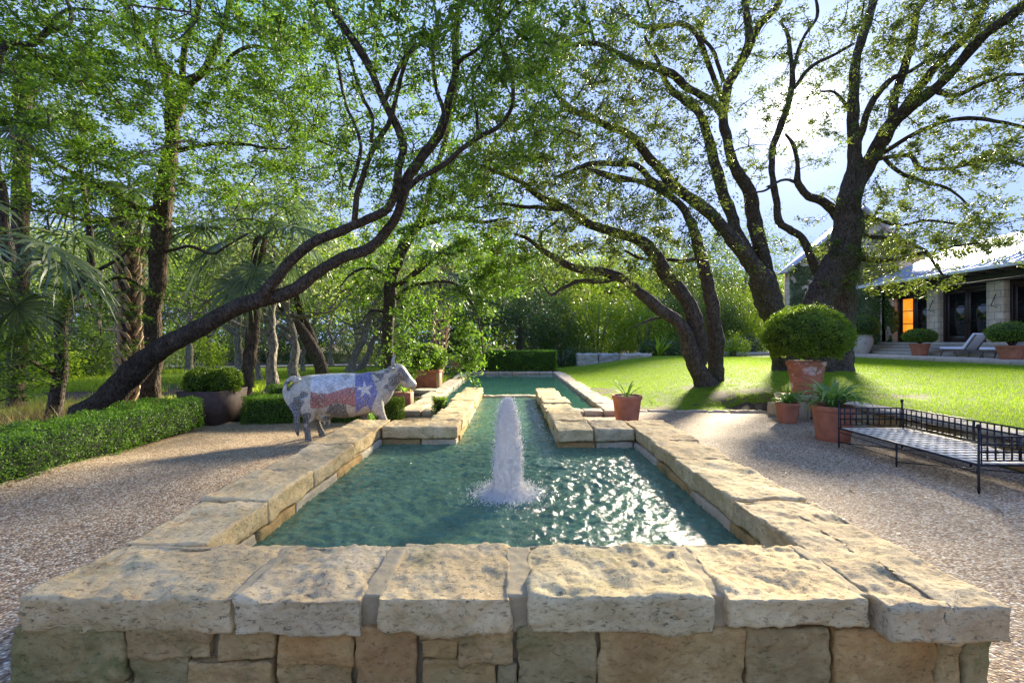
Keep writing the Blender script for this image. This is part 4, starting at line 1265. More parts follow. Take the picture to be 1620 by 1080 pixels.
def hedge(label, pts, wid, h, n, seed, leafm='leaf_hedge', leaf=.032, z0=0., lump=.05, name='clipped_hedge', cat='hedge', group=None, round_=.12):
    """clipped hedge along a line: dense leaf shell over an inner body"""
    rg = np.random.default_rng(seed)
    pts = np.array(pts, float); seg = np.linalg.norm(np.diff(pts, axis=0), axis=1); cum = np.r_[0, np.cumsum(seg)]; L = cum[-1]
    def at(s):
        return np.stack([np.interp(s, cum, pts[:, 0]), np.interp(s, cum, pts[:, 1])], -1)
    per = [2 * h + wid, ]
    A = (2 * h + wid) * L + 2 * wid * h
    k = rg.random(n) * A
    s = rg.random(n) * L; a = np.zeros(n); b = np.zeros(n); nn = np.zeros((n, 3))
    e = 1e-3
    tan = at(np.minimum(s + .05, L)) - at(np.maximum(s - .05, 0)); tan /= np.linalg.norm(tan, axis=1)[:, None] + 1e-9
    nor = np.stack([tan[:, 1], -tan[:, 0]], -1)
    side = k < 2 * h * L; top = (k >= 2 * h * L) & (k < (2 * h + wid) * L); end = ~(side | top)
    sg = np.where(rg.random(n) < .5, 1., -1.)
    a = np.where(side, sg * wid / 2, rg.uniform(-wid / 2, wid / 2, n)); b = np.where(top, h, rg.random(n) * h)
    s = np.where(end, np.where(sg > 0, L, 0), s)
    nn[:, :2] = np.where(side[:, None], nor * sg[:, None], np.where(end[:, None], tan * sg[:, None], 0)); nn[:, 2] = top
    c2 = at(s)
    p = np.stack([c2[:, 0] + nor[:, 0] * a, c2[:, 1] + nor[:, 1] * a, b + z0], -1)
    # round the shoulders
    dy = np.maximum(0, np.abs(a) - (wid / 2 - round_)); dz = np.maximum(0, b - (h - round_))
    ex = np.maximum(0, np.sqrt(dy ** 2 + dz ** 2) - round_)
    p[:, 0] -= nor[:, 0] * np.sign(a) * ex * .7; p[:, 1] -= nor[:, 1] * np.sign(a) * ex * .7; p[:, 2] -= ex * .7
    p += nn * (lump * fbm(p, 2.6, 3, seed) + lump * .6 * fbm(p, 9, 2, seed + 2) - rg.random(n) * .06)[:, None] + rg.normal(0, .012, (n, 3))
    p[:, 2] = np.maximum(p[:, 2], z0 + .01)
    tone = .45 + .3 * fbm(p, 3, 2, seed + 3) + rg.normal(0, .2, n)
    t = thing(name, (pts[0, 0], pts[0, 1], z0), label, cat, group)
    place(leaf_mesh('foliage', p, np.full(n, leaf), rg, asp=.6, rnd=tone, out=nn * .8), 'foliage', M[leafm], t)
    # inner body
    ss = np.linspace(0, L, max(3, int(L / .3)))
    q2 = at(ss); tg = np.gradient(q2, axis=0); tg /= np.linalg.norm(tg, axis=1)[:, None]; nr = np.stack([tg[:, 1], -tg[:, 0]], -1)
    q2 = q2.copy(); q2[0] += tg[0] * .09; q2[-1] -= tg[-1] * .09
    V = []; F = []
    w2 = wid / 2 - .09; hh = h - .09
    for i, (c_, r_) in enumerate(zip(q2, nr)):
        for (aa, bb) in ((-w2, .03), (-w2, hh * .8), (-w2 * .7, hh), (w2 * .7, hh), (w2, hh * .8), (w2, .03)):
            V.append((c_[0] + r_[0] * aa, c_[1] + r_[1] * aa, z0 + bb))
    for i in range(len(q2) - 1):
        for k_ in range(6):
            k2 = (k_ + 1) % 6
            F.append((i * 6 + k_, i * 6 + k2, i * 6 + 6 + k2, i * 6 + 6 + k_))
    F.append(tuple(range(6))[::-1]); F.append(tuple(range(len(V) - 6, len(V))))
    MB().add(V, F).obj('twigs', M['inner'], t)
    return t

hedge('long low clipped hedge edging the gravel at the left, in front of the leaning trunk', [(-6.6, 1.5), (-6.42, 4.0), (-6.45, 6.0), (-6.62, 7.6), (-6.72, 9.3)], .85, .60, 52000, 61, z0=-.04, lump=.07)
hedge('low clipped hedge behind the mosaic cow, right of the rusted planter', [(-5.95, 10.3), (-4.6, 10.45), (-3.2, 10.5)], .75, .62, 26000, 62, z0=-.12)
hedge('short leafy hedge strip with a bright top between the rusted planter and the cow rump', [(-6.2, 11.6), (-5.4, 11.8), (-4.9, 11.9)], .6, .70, 10000, 63, z0=-.1)
hedge('square dark green bush under the mosaic cow muzzle', [(-2.95, 10.0), (-2.42, 10.0)], .6, .58, 9000, 64, 'leaf_box', z0=-.12, name='clipped_bush', cat='bush')
hedge('small dark bush in the corner left of the channel coping', [(-1.72, 9.9), (-1.42, 9.9)], .34, .50, 3500, 65, 'leaf_box', z0=0, name='clipped_bush', cat='bush', lump=.09)
hedge('long squared hedge with a sunlit top behind the far pool', [(-2.62, 24.5), (2.35, 24.5)], 1.3, 1.12, 42000, 66, 'leaf_hedge', leaf=.055, z0=.1, lump=.03, round_=.04)

# big boxwood ball in its terracotta pot on the corner ledge
bp = thing('potted_boxwood', (6.62, 10.25, .52), 'huge round boxwood in a tall whitened terracotta pot on the corner ledge', 'potted plant', 'clipped boxwoods in pots')
pot(bp, (6.62, 10.25, .52), .40, .74, 'terra_w', .1, .66)
boxwood(bp, (6.62, 10.25, 1.80), .85, .85, .68, 36000, 'leaf_box', 71, .042, .13, .5)
# square terracotta planter with a ball beside the far pool
sp_ = thing('potted_boxwood', (-2.95, 16.2, .0), 'round boxwood in a square terracotta planter left of the far pool, before the stubby palm', 'potted plant', 'clipped boxwoods in pots')
m = MB(); m.box(-3.35, -2.55, 15.8, 16.6, .0, .66, .02).box(-3.38, -2.52, 15.77, 16.63, .6, .72, .015); m.obj('planter_box', M['terra'], sp_)
boxwood(sp_, (-2.98, 16.2, 1.1), .68, .68, .52, 14000, 'leaf_box', 72, .05, .06)
m = MB(); m.box(-2.62, -2.5, 15.72, 15.77, .0, .6, .01); m.obj('pale_corner', M['cap'], sp_)
sq = thing('square_planter', (-2.85, 12.2, -.1), 'small square terracotta planter with yellow flowers behind the mosaic cow muzzle', 'planter')
m = MB(); m.box(-3.1, -2.68, 12.0, 12.42, -.1, .34, .015); m.obj('planter_box', M['terra'], sq)
strap_plant(sq, (-2.88, 12.2, .34), 24, .35, 5, .03, 1.)
m = MB()
for k in range(7): m.lathe([(.001, -.02), (.03, 0), (.001, .025)], (-2.7 + .05 * math.sin(k * 2), 12.05 + .03 * k, .42 + .04 * math.cos(k * 3)), 7)
m.obj('flowers', plain('yellow_petals', (.8, .55, .03), .6, .1), sq)
slab = thing('stone_slab', (-2.75, 14.6, 0), 'flat pale stone slab lying beside the far pool in front of the square planter', 'stone slab')
V, Q = rblock(-3.15, -2.35, 14.3, 14.9, .05, .17, res=.05, edge=.04, seed=9); place(make_mesh('slab', V, quads=Q, smooth=True), 'slab', M['farstone'], slab)
V, Q = rblock(-2.95, -2.6, 14.4, 14.8, -.05, .05, res=.08, edge=.01, seed=9); place(make_mesh('foot', V, quads=Q, smooth=True), 'foot', M['farstone'], slab)
ur = thing('potted_topiary', (-2.9, 24.0, .1), 'small topiary ball in a square clay pot at the left end of the squared hedge', 'potted plant')
m = MB(); m.box(-3.12, -2.7, 23.8, 24.2, .1, .75, .02).box(-3.16, -2.66, 23.76, 24.24, .72, .82, .01); m.obj('planter_box', M['terra'], ur)
boxwood(ur, (-2.95, 24.0, 1.5), .62, .6, .62, 5000, 'leaf_mid', 73, .08)

# terracotta pots on the gravel
def potted_strap(c, r, h, mat, label, n, L, seed, group=None, droop=1., wid=.036):
    t = thing('potted_plant', c, label, 'potted plant', group)
    pot(t, c, r, h, mat, .085, .74)
    strap_plant(t, (c[0], c[1], c[2] + h - .03), n, L, seed, wid, droop)
    return t
potted_strap((2.43, 9.62, .01), .315, .56, 'terra', 'terracotta pot with a few sparse strap leaves beside the far pool corner', 11, .55, 11, 'terracotta pots of strap-leaved plants', .7)
potted_strap((5.72, 9.45, .01), .23, .43, 'terra', 'small terracotta pot of drooping strap leaves left of the boxwood ledge', 64, .5, 12, 'terracotta pots of strap-leaved plants', 1.15)
potted_strap((5.50, 7.80, .01), .33, .60, 'terra', 'large terracotta pot of arching strap leaves behind the daybed corner', 90, .72, 13, 'terracotta pots of strap-leaved plants', 1.05, .048)

# rusted steel planter
rp_ = thing('steel_planter', (-6.75, 10.4, -.12), 'wide tapered rusted steel planter at the end of the left hedge', 'planter')
m = MB()
def frus(x0, x1, y0, y1, z0, a, z1, th):
    V = [(x0 + a, y0 + a, z0), (x1 - a, y0 + a, z0), (x1 - a, y1 - a, z0), (x0 + a, y1 - a, z0), (x0, y0, z1), (x1, y0, z1), (x1, y1, z1), (x0, y1, z1),
         (x0 + th, y0 + th, z1), (x1 - th, y0 + th, z1), (x1 - th, y1 - th, z1), (x0 + th, y1 - th, z1), (x0 + th, y0 + th, z1 - .07), (x1 - th, y0 + th, z1 - .07), (x1 - th, y1 - th, z1 - .07), (x0 + th, y1 - th, z1 - .07)]
    F = [(3, 2, 1, 0)] + [(i, (i + 1) % 4, 4 + (i + 1) % 4, 4 + i) for i in range(4)] + [(4 + i, 4 + (i + 1) % 4, 8 + (i + 1) % 4, 8 + i) for i in range(4)] + [(8 + i, 8 + (i + 1) % 4, 12 + (i + 1) % 4, 12 + i) for i in range(4)]
    m.add(V, F)
frus(-7.2, -6.3, 9.75, 10.85, -.12, .06, .62, .03)
m.obj('planter_box', M['corten'], rp_)
m = MB(); m.box(-7.16, -6.34, 9.79, 10.81, .5, .59); m.obj('soil', M['soil'], rp_)
for i, (x, y, r_) in enumerate([(-7.0, 10.3, .36), (-6.5, 10.35, .33)]):
    boxwood(rp_, (x, y, .80), r_, r_, .30, 5500, 'leaf_box', 80 + i, .045, .16, name='shrub')

# ---------------------------------------------------------------- corner ledge and retaining wall
rw = thing('retaining_wall', (6.6, 8, 0), 'low cut stone wall holding up the lawn behind the daybed, turning at the big pot', 'wall')
def rs(args, seed, name='coping_stone', mat='farstone', **kw):
    d = dict(res=.04, rr=(.008, .02), amp=.005, edge=.012, strata=.003, seed=seed); d.update(kw)
    return stone(name, args, M[mat], rw, **d)
yy = 3.2; j = 0
while yy < 9.9:
    L = .75 + .3 * random.random(); y1 = min(9.95, yy + L)
    rs((6.50, 6.95, yy, y1 - .01, .40, .50), 500 + j)
    yy = y1; j += 1
rs((6.1, 7.15, 9.96, 10.6, .40, .52), 520, res=.04)
rs((5.95, 6.12, 10.0, 10.62, .0, .3), 521)
for r_ in range(2):
    yy = 3.2; j = 0
    while yy < 10:
        L = .35 + .35 * random.random(); y1 = min(10.0, yy + L)
        rs((6.56, 6.8, yy, y1 - .012, -.03 + .215 * r_, .17 + .215 * r_), 540 + j + 20 * r_, 'wall_stone', ('farstone', 'wallstone')[(j + r_) % 2], res=.06)
        yy = y1; j += 1
for j in range(3): rs((6.12 + .2 * j, 6.31 + .2 * j, 10.0, 10.2, -.03, .39), 590 + j, 'wall_stone')
m = MB(); m.box(6.6, 6.95, 3.2, 10.5, -.1, .41).box(6.2, 7.0, 10.05, 10.55, -.1, .4); m.obj('mortar_core', M['mortar'], rw)
# thin stone edging between the gravel and the lawn
ed = thing('lawn_edging', (4, 10.95, 0), 'thin line of pale stones edging the gravel in front of the lawn', 'edging')
x = 2.65; j = 0
while x < 6.1:
    L = .5 + .4 * random.random()
    V, Q = rblock(x, min(x + L - .015, 6.1), 10.84 + .05 * math.sin(x * 2.1), 10.98 + .05 * math.sin(x * 2.1), -.05, .055, res=.04, edge=.015, seed=600 + j)
    place(make_mesh('edging_stone', V, quads=Q, smooth=True), 'edging_stone', M['farstone'], ed)
    x += L; j += 1
gw = thing('boulder_wall', (6.3, 28.2, .1), 'low rough grey stone wall between the lawn and the tall shrubs', 'wall')
def gsk(V):
    return V
for i, (x0, x1) in enumerate([(4.0, 5.35), (5.37, 6.6), (6.62, 8.65)]):
    V, Q = rblock(x0, x1, 28.0 + .05 * i, 28.7, -.2, .94, res=.07, rr=(.02, .08), amp=.04, edge=.06, strata=.02, seed=620 + i)
    place(make_mesh('boulder', V, quads=Q, smooth=True), 'boulder', M['granite'], gw)

# ---------------------------------------------------------------- wrought iron daybed
X0, X1, Y0, Y1 = 5.17, 6.17, 5.04, 7.20
db = thing('daybed', (5.67, 6.12, 0), 'long black wrought iron daybed with a woven cream lattice seat on the gravel', 'daybed')
ZS = .33; ZR = .645
def T(path, r, name, mt='iron', sides=8):
    m = MB(); m.tube(np.array(path, float), r, sides); return m.obj(name, M[mt], db, True)
for (x, y, z1) in ((X0, Y0, .74), (X0, Y1, .74), (X1, Y0, .74), (X1, Y1, .74), (X0, (Y0 + Y1) / 2, ZS), (X1, (Y0 + Y1) / 2, ZS)):
    m = MB()
    m.tube(np.array([(x, y, 0.01), (x, y, .06), (x, y, .10), (x, y, z1)]), [.008, .015, .012, .012], 10)
    if z1 > .5: m.lathe([(.001, 0), (.022, .002), (.012, .012), (.022, .022), (.024, .034), (.016, .048), (.001, .054)], (x, y, z1 - .005), 14)
    m.obj('leg', M['iron'], db, True)
m = MB()
for (a, b) in (((X0, Y0), (X0, Y1)), ((X1, Y0), (X1, Y1)), ((X0, Y0), (X1, Y0)), ((X0, Y1), (X1, Y1))):
    m.tube(np.array([(a[0], a[1], ZS), (b[0], b[1], ZS)]), .013, 8)
m.obj('seat_frame', M['iron'], db)
# woven seat: flat straps along and across, passing over and under
m = MB(); sp = .125; w2 = .031
nx = int((X1 - X0) / sp); ny = int((Y1 - Y0) / sp)
for i in range(nx):
    xx = X0 + (X1 - X0) * (i + .5) / nx
    m.box(xx - w2, xx + w2, Y0 + .005, Y1 - .005, ZS + .004, ZS + .007)
for j in range(ny):
    yy = Y0 + (Y1 - Y0) * (j + .5) / ny
    m.box(X0 + .005, X1 - .005, yy - w2, yy + w2, ZS + .009, ZS + .012)
m.obj('woven_seat', M['cream'], db)
def lattice(ax, fixed, a0, a1, name):
    m = MB(); m2 = MB()
    def pt(s, z): return (s, fixed, z) if ax == 'x' else (fixed, s, z)
    for z, r in ((ZR, .011), (ZS + .055, .007)): m.tube(np.array([pt(a0, z), pt(a1, z)]), r, 8)
    n = int(round((a1 - a0) / .088))
    for z in (ZR - .085, ZR - .17):
        b = .011
        if ax == 'x': m.box(a0, a1, fixed - .003, fixed + .003, z - b, z + b)
        else: m.box(fixed - .003, fixed + .003, a0, a1, z - b, z + b)
    for i in range(1, n):
        s = a0 + (a1 - a0) * i / n
        b = .010 if i != n // 2 else .018
        if ax == 'x': m.box(s - b, s + b, fixed - .006, fixed - .002, ZS + .055, ZR)
        else: m.box(fixed - .006, fixed - .002, s - b, s + b, ZS + .055, ZR)
    for s in (a0 + .03, a1 - .03):
        m.tube(np.array([pt(s, ZS), pt(s, ZR)]), .007, 6)
    m.obj(name, M['iron'], db)
lattice('y', X1, Y0, Y1, 'back_lattice'); lattice('x', Y0, X0, X1, 'end_lattice'); lattice('x', Y1, X0, X1, 'end_lattice')
ym = (Y0 + Y1) / 2
for xx in (X0, X1):
    T([(xx, Y1, .12), (xx, ym + .01, .24 if 0 else .13)], .006, 'stretcher'); T([(xx, ym, .27), (xx, Y0, .24)], .006, 'stretcher'); T([(xx, Y1, .27), (xx, ym, .24)], .006, 'stretcher')
T([(X0, Y1, .10), (X1, ym, .16)], .006, 'stretcher'); T([(X0, ym, .08), (X1, Y0, .20)], .006, 'stretcher'); T([(X0, Y0, .22), (X1, ym, .10)], .006, 'stretcher')

# ---------------------------------------------------------------- mosaic cow
def cow():
    L = math.hypot(2.14, .75); ang = math.atan2(.75, 2.14)
    loc = (-4.09, 8.30, -.12)
    t = thing('cow_statue', loc, 'life-size cow statue covered in mosaic with a lone star flag on its flank', 'statue', None, ang, True)
    m = MB()
    def loft(path, ry, rz, sides=20):
        # elliptical sections square to the path in the x-z plane
        p = np.array(path, float); n = len(p); tg = np.gradient(p, axis=0); V = []
        for i in range(n):
            tt = tg[i] / np.linalg.norm(tg[i]); sd_ = np.array([0, 1, 0.]); sd_ -= tt * sd_.dot(tt); sd_ /= np.linalg.norm(sd_); u_ = np.cross(tt, sd_)
            for k in range(sides):
                a = 2 * math.pi * k / sides
                V.append(p[i] + sd_ * ry[i] * math.cos(a) + u_ * rz[i] * math.sin(a))
        F = []
        for i in range(n - 1):
            for k in range(sides):
                k2 = (k + 1) % sides
                F.append((i * sides + k, i * sides + k2, (i + 1) * sides + k2, (i + 1) * sides + k))
        F.append(tuple(range(sides))[::-1]); F.append(tuple(range((n - 1) * sides, n * sides)))
        m.add(V, F)
    def sm(rows, n=4):
        r = np.array(rows, float); c = catmull(r, .06); return c
    # trunk: x, z, half width, half height
    b = sm([(.02, .96, .06, .10), (.08, .93, .17, .22), (.2, .89, .26, .31), (.42, .85, .31, .36), (.7, .82, .345, .405), (1.0, .80, .36, .425), (1.28, .815, .33, .40), (1.5, .86, .27, .37), (1.66, .93, .2, .29), (1.78, 1.0, .12, .2)])
    loft(np.stack([b[:, 0], b[:, 0] * 0, b[:, 1]], -1), b[:, 2], b[:, 3], 28)
    nk = sm([(1.46, .90, .20, .34), (1.64, .99, .165, .285), (1.80, 1.09, .14, .225), (1.93, 1.17, .12, .165)])
    loft(np.stack([nk[:, 0], nk[:, 0] * 0, nk[:, 1]], -1), nk[:, 2], nk[:, 3])
    hd = sm([(1.84, 1.35, .06, .06), (1.90, 1.28, .13, .15), (1.99, 1.19, .14, .16), (2.08, 1.10, .115, .13), (2.17, 1.01, .10, .105), (2.25, .96, .10, .09), (2.31, .94, .06, .05)])
    loft(np.stack([hd[:, 0], hd[:, 0] * 0, hd[:, 1]], -1), hd[:, 2], hd[:, 3])
    def leg(pts, s=.85):
        c = sm(pts); loft(np.stack([c[:, 0], c[:, 1], c[:, 2]], -1), c[:, 3] * s, c[:, 3], 14)
    leg([(.30, -.17, .80, .20), (.33, -.19, .60, .16), (.37, -.19, .45, .10), (.33, -.19, .34, .07), (.34, -.19, .2, .055), (.36, -.19, .08, .06), (.37, -.19, 0, .07)])
    leg([(.26, .17, .80, .20), (.34, .19, .58, .16), (.48, .19, .44, .10), (.46, .19, .33, .07), (.52, .19, .18, .055), (.56, .19, .07, .06), (.58, .19, 0, .07)])
    leg([(1.50, -.15, .78, .17), (1.56, -.17, .56, .13), (1.64, -.17, .40, .08), (1.70, -.17, .26, .07), (1.74, -.17, .1, .05), (1.76, -.17, 0, .068)])
    leg([(1.40, .15, .78, .16), (1.36, .17, .55, .12), (1.33, .17, .38, .08), (1.32, .17, .24, .06), (1.31, .17, .1, .05), (1.32, .17, 0, .068)])
    # udder with teats, tail hanging and curling along the rump
    loft([(.55, 0, .52), (.62, 0, .44), (.66, 0, .37), (.67, 0, .33)], [.15, .15, .12, .06], [.15, .14, .11, .05], 14)
    for (x, y) in ((.62, -.07), (.70, -.06), (.62, .07), (.7, .06)): loft([(x, y, .36), (x + .01, y, .27)], [.025, .017], [.025, .017], 8)
    tl = sm([(.14, -.02, 1.16, .04), (.05, -.04, 1.14, .045), (-.02, -.08, 1.04, .045), (-.03, -.12, .88, .045), (.03, -.16, .74, .045), (.12, -.22, .60, .048), (.18, -.27, .48, .052), (.17, -.27, .34, .055), (.19, -.27, .20, .035), (.2, -.26, .12, .012)])
    m.tube(tl[:, :3], tl[:, 3], 10)
    # muzzle, brow and hip bones
    def ball(c, r3):
        V = []; F = []
        for i in range(9):
            for k in range(12):
                a = math.pi * (i + .02) / 8.04; b_ = 2 * math.pi * k / 12
                V.append((c[0] + r3[0] * math.sin(a) * math.cos(b_), c[1] + r3[1] * math.sin(a) * math.sin(b_), c[2] + r3[2] * math.cos(a)))
        for i in range(8):
            for k in range(12): F.append((i * 12 + k, i * 12 + (k + 1) % 12, (i + 1) * 12 + (k + 1) % 12, (i + 1) * 12 + k))
        m.add(V, F)
    ball((2.23, 0, .965), (.085, .10, .075)); ball((2.14, 0, .95), (.13, .06, .05)); ball((.16, -.15, 1.12), (.09, .06, .06)); ball((.16, .15, 1.12), (.09, .06, .06))
    ball((1.98, -.09, 1.25), (.05, .035, .04)); ball((1.98, .09, 1.25), (.05, .035, .04)); ball((1.45, 0, 1.16), (.2, .12, .08))
    me0 = make_mesh('body_rough', np.concatenate(m.V), F=m.F)
    tmp = bpy.data.objects.new('body_rough', me0); COL.objects.link(tmp)
    r = tmp.modifiers.new('r', 'REMESH'); r.mode = 'VOXEL'; r.voxel_size = .014
    s = tmp.modifiers.new('s', 'SMOOTH'); s.factor = .6; s.iterations = 7
    dg = bpy.context.evaluated_depsgraph_get()
    me = bpy.data.meshes.new_from_object(tmp.evaluated_get(dg))
    bpy.data.objects.remove(tmp)
    me.name = 'body'
    me.polygons.foreach_set('use_smooth', np.ones(len(me.polygons), bool))
    n = len(me.vertices); v = np.zeros(n * 3, np.float32); me.vertices.foreach_get('co', v); v = v.reshape(-1, 3)
    x, y, z = v[:, 0].astype(float), v[:, 1].astype(float), v[:, 2].astype(float)
    col = np.tile(np.array([.52, .465, .35]), (n, 1))
    side = np.stack([x, y * .6 + 3, z], -1)
    sp_ = fbm(side + 4.3, 3.1, 3, 77)
    dark = (sp_ > .08)
    col[dark] = (.06, .065, .07)
    mid = (sp_ > -.06) & ~dark & (fbm(side, 2, 2, 79) > 0)
    col[mid] = (.22, .24, .25)
    tailm = (x < .12) & (z < 1.1) & (np.abs(y) < .12) | ((z < .62) & (y < -.22) & (x < .25))
    col[tailm & (x < .25)] = (.05, .055, .06)
    # the flag over back and flank
    zt = 1.02 + .04 * np.sin(x * 7)
    fl = (x > .40) & (x < 1.32) & (z > .66 + .05 * np.sin(x * 9)) 
    wave = fl & (z > .93 + .05 * np.sin(x * 6.5 + .6)); col[fl] = (.34, .075, .07); col[wave] = (.62, .64, .65)
    gr = fbm(side, 7, 2, 80); col[fl & (gr > .3)] = col[fl & (gr > .3)] * .6
    bl = (x > 1.16) & (x < 1.50 + .05 * np.sin(z * 9)) & (z > .55 + .06 * np.sin(x * 20)); col[bl] = (.08, .10, .36)
    for sx, cz, ra in ((1.335, .93, .155),):
        dx = x - sx; dz = z - cz; rr = np.hypot(dx, dz); th = np.arctan2(dx, dz) + .12
        k = 2 * np.pi / 5; ph = np.abs((th + k / 2) % k - k / 2)
        # star edge radius at this angle
        ri = ra * .4; e = ra * ri * np.sin(k / 2) / (ri * np.sin(np.abs(k / 2 - ph)) + ra * np.sin(ph) + 1e-9)
        col[(rr < e) & (z < 1.2)] = (.66, .64, .58)
    eye = (np.hypot(x - 2.0, z - 1.245) < .075); col[eye] = (.07, .07, .075)
    at = me.attributes.new('tile', 'FLOAT_COLOR', 'POINT')
    at.data.foreach_set('color', np.concatenate([col, np.ones((n, 1))], 1).astype(np.float32).ravel())
    mt, tr, bs_, o_ = newmat('mosaic_tiles')
    a = tr.nodes.new('ShaderNodeAttribute'); a.attribute_name = 'tile'
    vv = coords(tr, obj=True)
    e = voro(tr, vv, 30, 'DISTANCE_TO_EDGE'); cc = voro(tr, vv, 30, out='Color')
    sc_ = tr.nodes.new('ShaderNodeSeparateColor'); tr.links.new(cc, sc_.inputs[0])
    c = mixc(tr, 1, a.outputs['Color'], ramp(tr, sc_.outputs[0], [(0, .7), (1, 1.25)]), 'MULTIPLY')
    c = mixc(tr, ramp(tr, e, [(.03, 1), (.08, 0)]), c, (.50, .45, .34))
    tr.links.new(c, bs_.inputs['Base Color'])
    tr.links.new(ramp(tr, e, [(.04, .8), (.1, .3)]), bs_.inputs['Roughness'])
    bump(tr, bs_, ramp(tr, e, [(.0, 0), (.15, 1)]), .5, .004)
    o = bpy.data.objects.new('body', me); COL.objects.link(o); o.parent = t; me.materials.clear(); me.materials.append(mt)
    tg_ = plain('grey_mosaic', (.20, .205, .2), .5, .4, 60, .3)
    for s_ in (-1, 1):
        h = MB(); h.tube(catmull(np.array([(1.88, s_ * .07, 1.34), (1.86, s_ * .13, 1.40), (1.87, s_ * .15, 1.48), (1.90, s_ * .13, 1.55)]), .02), np.linspace(.036, .008, len(catmull(np.array([(1.88, s_ * .07, 1.34), (1.86, s_ * .13, 1.40), (1.87, s_ * .15, 1.48), (1.90, s_ * .13, 1.55)]), .02))), 12)
        h.obj('horn', mt2, t, True)
        ea = MB(); pth = catmull(np.array([(1.87, s_ * .10, 1.29), (1.83, s_ * .17, 1.31), (1.80, s_ * .25, 1.30), (1.79, s_ * .30, 1.27)]), .02)
        ea.tube(pth, np.interp(np.linspace(0, 1, len(pth)), [0, .3, .7, 1], [.025, .05, .045, .006]), 10, flat=.4); ea.obj('ear', tg_, t, True)
        ey = MB(); ey.lathe([(.001, -.018), (.015, -.01), (.018, 0), (.015, .01), (.001, .018)], (2.01, s_ * .112, 1.25), 10); ey.obj('eye', M['glass'], t, True)
    return t
mt2 = plain('pale_mosaic_horn', (.36, .36, .34), .5, .35, 60, .3)
cow()

# ---------------------------------------------------------------- terrace, steps and house at the right
tc_ = thing('terrace', (19.3, 18, .7), 'raised stone terrace with a kerb along the right side of the lawn', 'terrace')
m = MB(); m.box(19.62, 30, 9, 33.5, .3, .985); m.box(14.2, 19.615, 30.4, 33.5, .3, .97); m.obj('paving', M['terrace'], tc_)
yy = 9.; j = 0
while yy < 30:
    L = 1.2 + .8 * random.random(); y1 = min(yy + L, 30.3)
    V, Q = rblock(19.22, 19.62, yy, y1 - .015, .3, .965, res=.09, edge=.012, amp=.01, seed=700 + j); place(make_mesh('kerb_stone', V, quads=Q, smooth=True), 'kerb_stone', M['farstone'], tc_)
    yy = y1; j += 1
for j in range(4):
    V, Q = rblock(14.2 + 1.25 * j, 15.43 + 1.25 * j, 30.0, 30.4, .3, .955, res=.09, edge=.012, seed=730 + j); place(make_mesh('kerb_stone', V, quads=Q, smooth=True), 'kerb_stone', M['farstone'], tc_)
HX = 22.5
hs_ = thing('stone_house', (HX, 24, 1), 'long limestone house with pale metal roof and dark glazed doors at the right edge', 'house')
for i in range(4):
    m = MB(); m.box(HX - 1.35 + .33 * i, HX + .3, 14, 27.6, .98 + .17 * i, 1.15 + .17 * i - .003, .01); m.obj('step', M['terrace'], hs_)
m = MB(); m.box(HX, HX + 12, 12, 27.4, .9, 1.66).obj('floor_slab', M['terrace'], hs_)
# piers: near and far ends in y
piers = [(26.9, 27.7), (24.07, 24.7), (20.85, 21.6), (17.6, 18.4), (14.4, 15.2), (11.8, 12.4)]
for y0, y1 in piers:
    m = MB(); m.box(HX, HX + .55, y0, y1, 1.66, 4.5, .012); m.obj('stone_pier', M['ashlar'], hs_)
m = MB(); m.box(HX - .02, HX + .6, 11.8, 27.7, 4.505, 5.12, .01); m.box(HX - .06, HX - .022, 11.8, 27.7, 4.52, 4.60, .005); m.box(HX + .56, HX + .62, 11.8, 27.7, 1.66, 1.68); m.obj('lintel_beam', M['beam'], hs_)
m = MB(); m.box(HX + 4.5, HX + 4.8, 12, 27.6, 1.66, 4.6); m.obj('interior_wall', M['paint'], hs_)
def door(y0, y1, lit):
    """pair of glazed leaves between two piers"""
    d = MB(); xf = HX + .36; ym = (y0 + y1) / 2
    fr = MB(); fr.box(xf - .05, xf + .1, y0, y0 + .12, 1.67, 4.5, .005).box(xf - .05, xf + .1, y1 - .12, y1, 1.67, 4.5, .005).box(xf - .05, xf + .1, y0 + .12, y1 - .12, 4.3, 4.5, .005)
    fo_ = fr.obj('door_frame', M['frame'], hs_)
    for k, (a, b) in enumerate(((y0 + .125, ym - .005), (ym + .005, y1 - .125))):
        dl = MB(); dl.box(xf, xf + .055, a, a + .15, 1.69, 4.295, .005).box(xf, xf + .055, b - .15, b, 1.69, 4.295, .005).box(xf, xf + .055, a + .15, b - .15, 4.15, 4.295, .004).box(xf, xf + .055, a + .15, b - .15, 1.69, 1.98, .004)
        for z in (2.72, 3.45): dl.box(xf + .008, xf + .045, a + .15, b - .15, z - .022, z + .022)
        dd = dl.obj('door', M['frame'], hs_)
        g = MB(); g.box(xf + .02, xf + .03, a + .14, b - .14, 1.97, 4.16); g.obj('pane', M['glow' if lit == k or lit == 2 else 'glass'], dd)
        hn = MB(); yh = b - .075 if k == 0 else a + .075
        hn.tube(np.array([(xf - .05, yh, 2.62), (xf - .05, yh, 2.8)]), .012, 6).tube(np.array([(xf - .05, yh, 2.71), (xf + .002, yh, 2.71)]), .01, 6); hn.obj('handle', M['iron'], dd)
door(24.7, 26.9, 1); door(21.6, 24.07, -1); door(18.4, 20.85, 0); door(15.2, 17.6, -1); door(12.4, 14.4, -1)
for y in (24.35, 21.2, 18.0):   # iron hooks on the piers
    m = MB(); m.tube(np.array([(HX - .3, y - .1, 3.35), (HX - .02, y - .05, 3.9)]), .018, 6).tube(np.array([(HX - .3, y - .1, 3.35), (HX - .02, y - .1, 3.30)]), .012, 6); m.obj('wall_bracket', M['iron'], hs_)
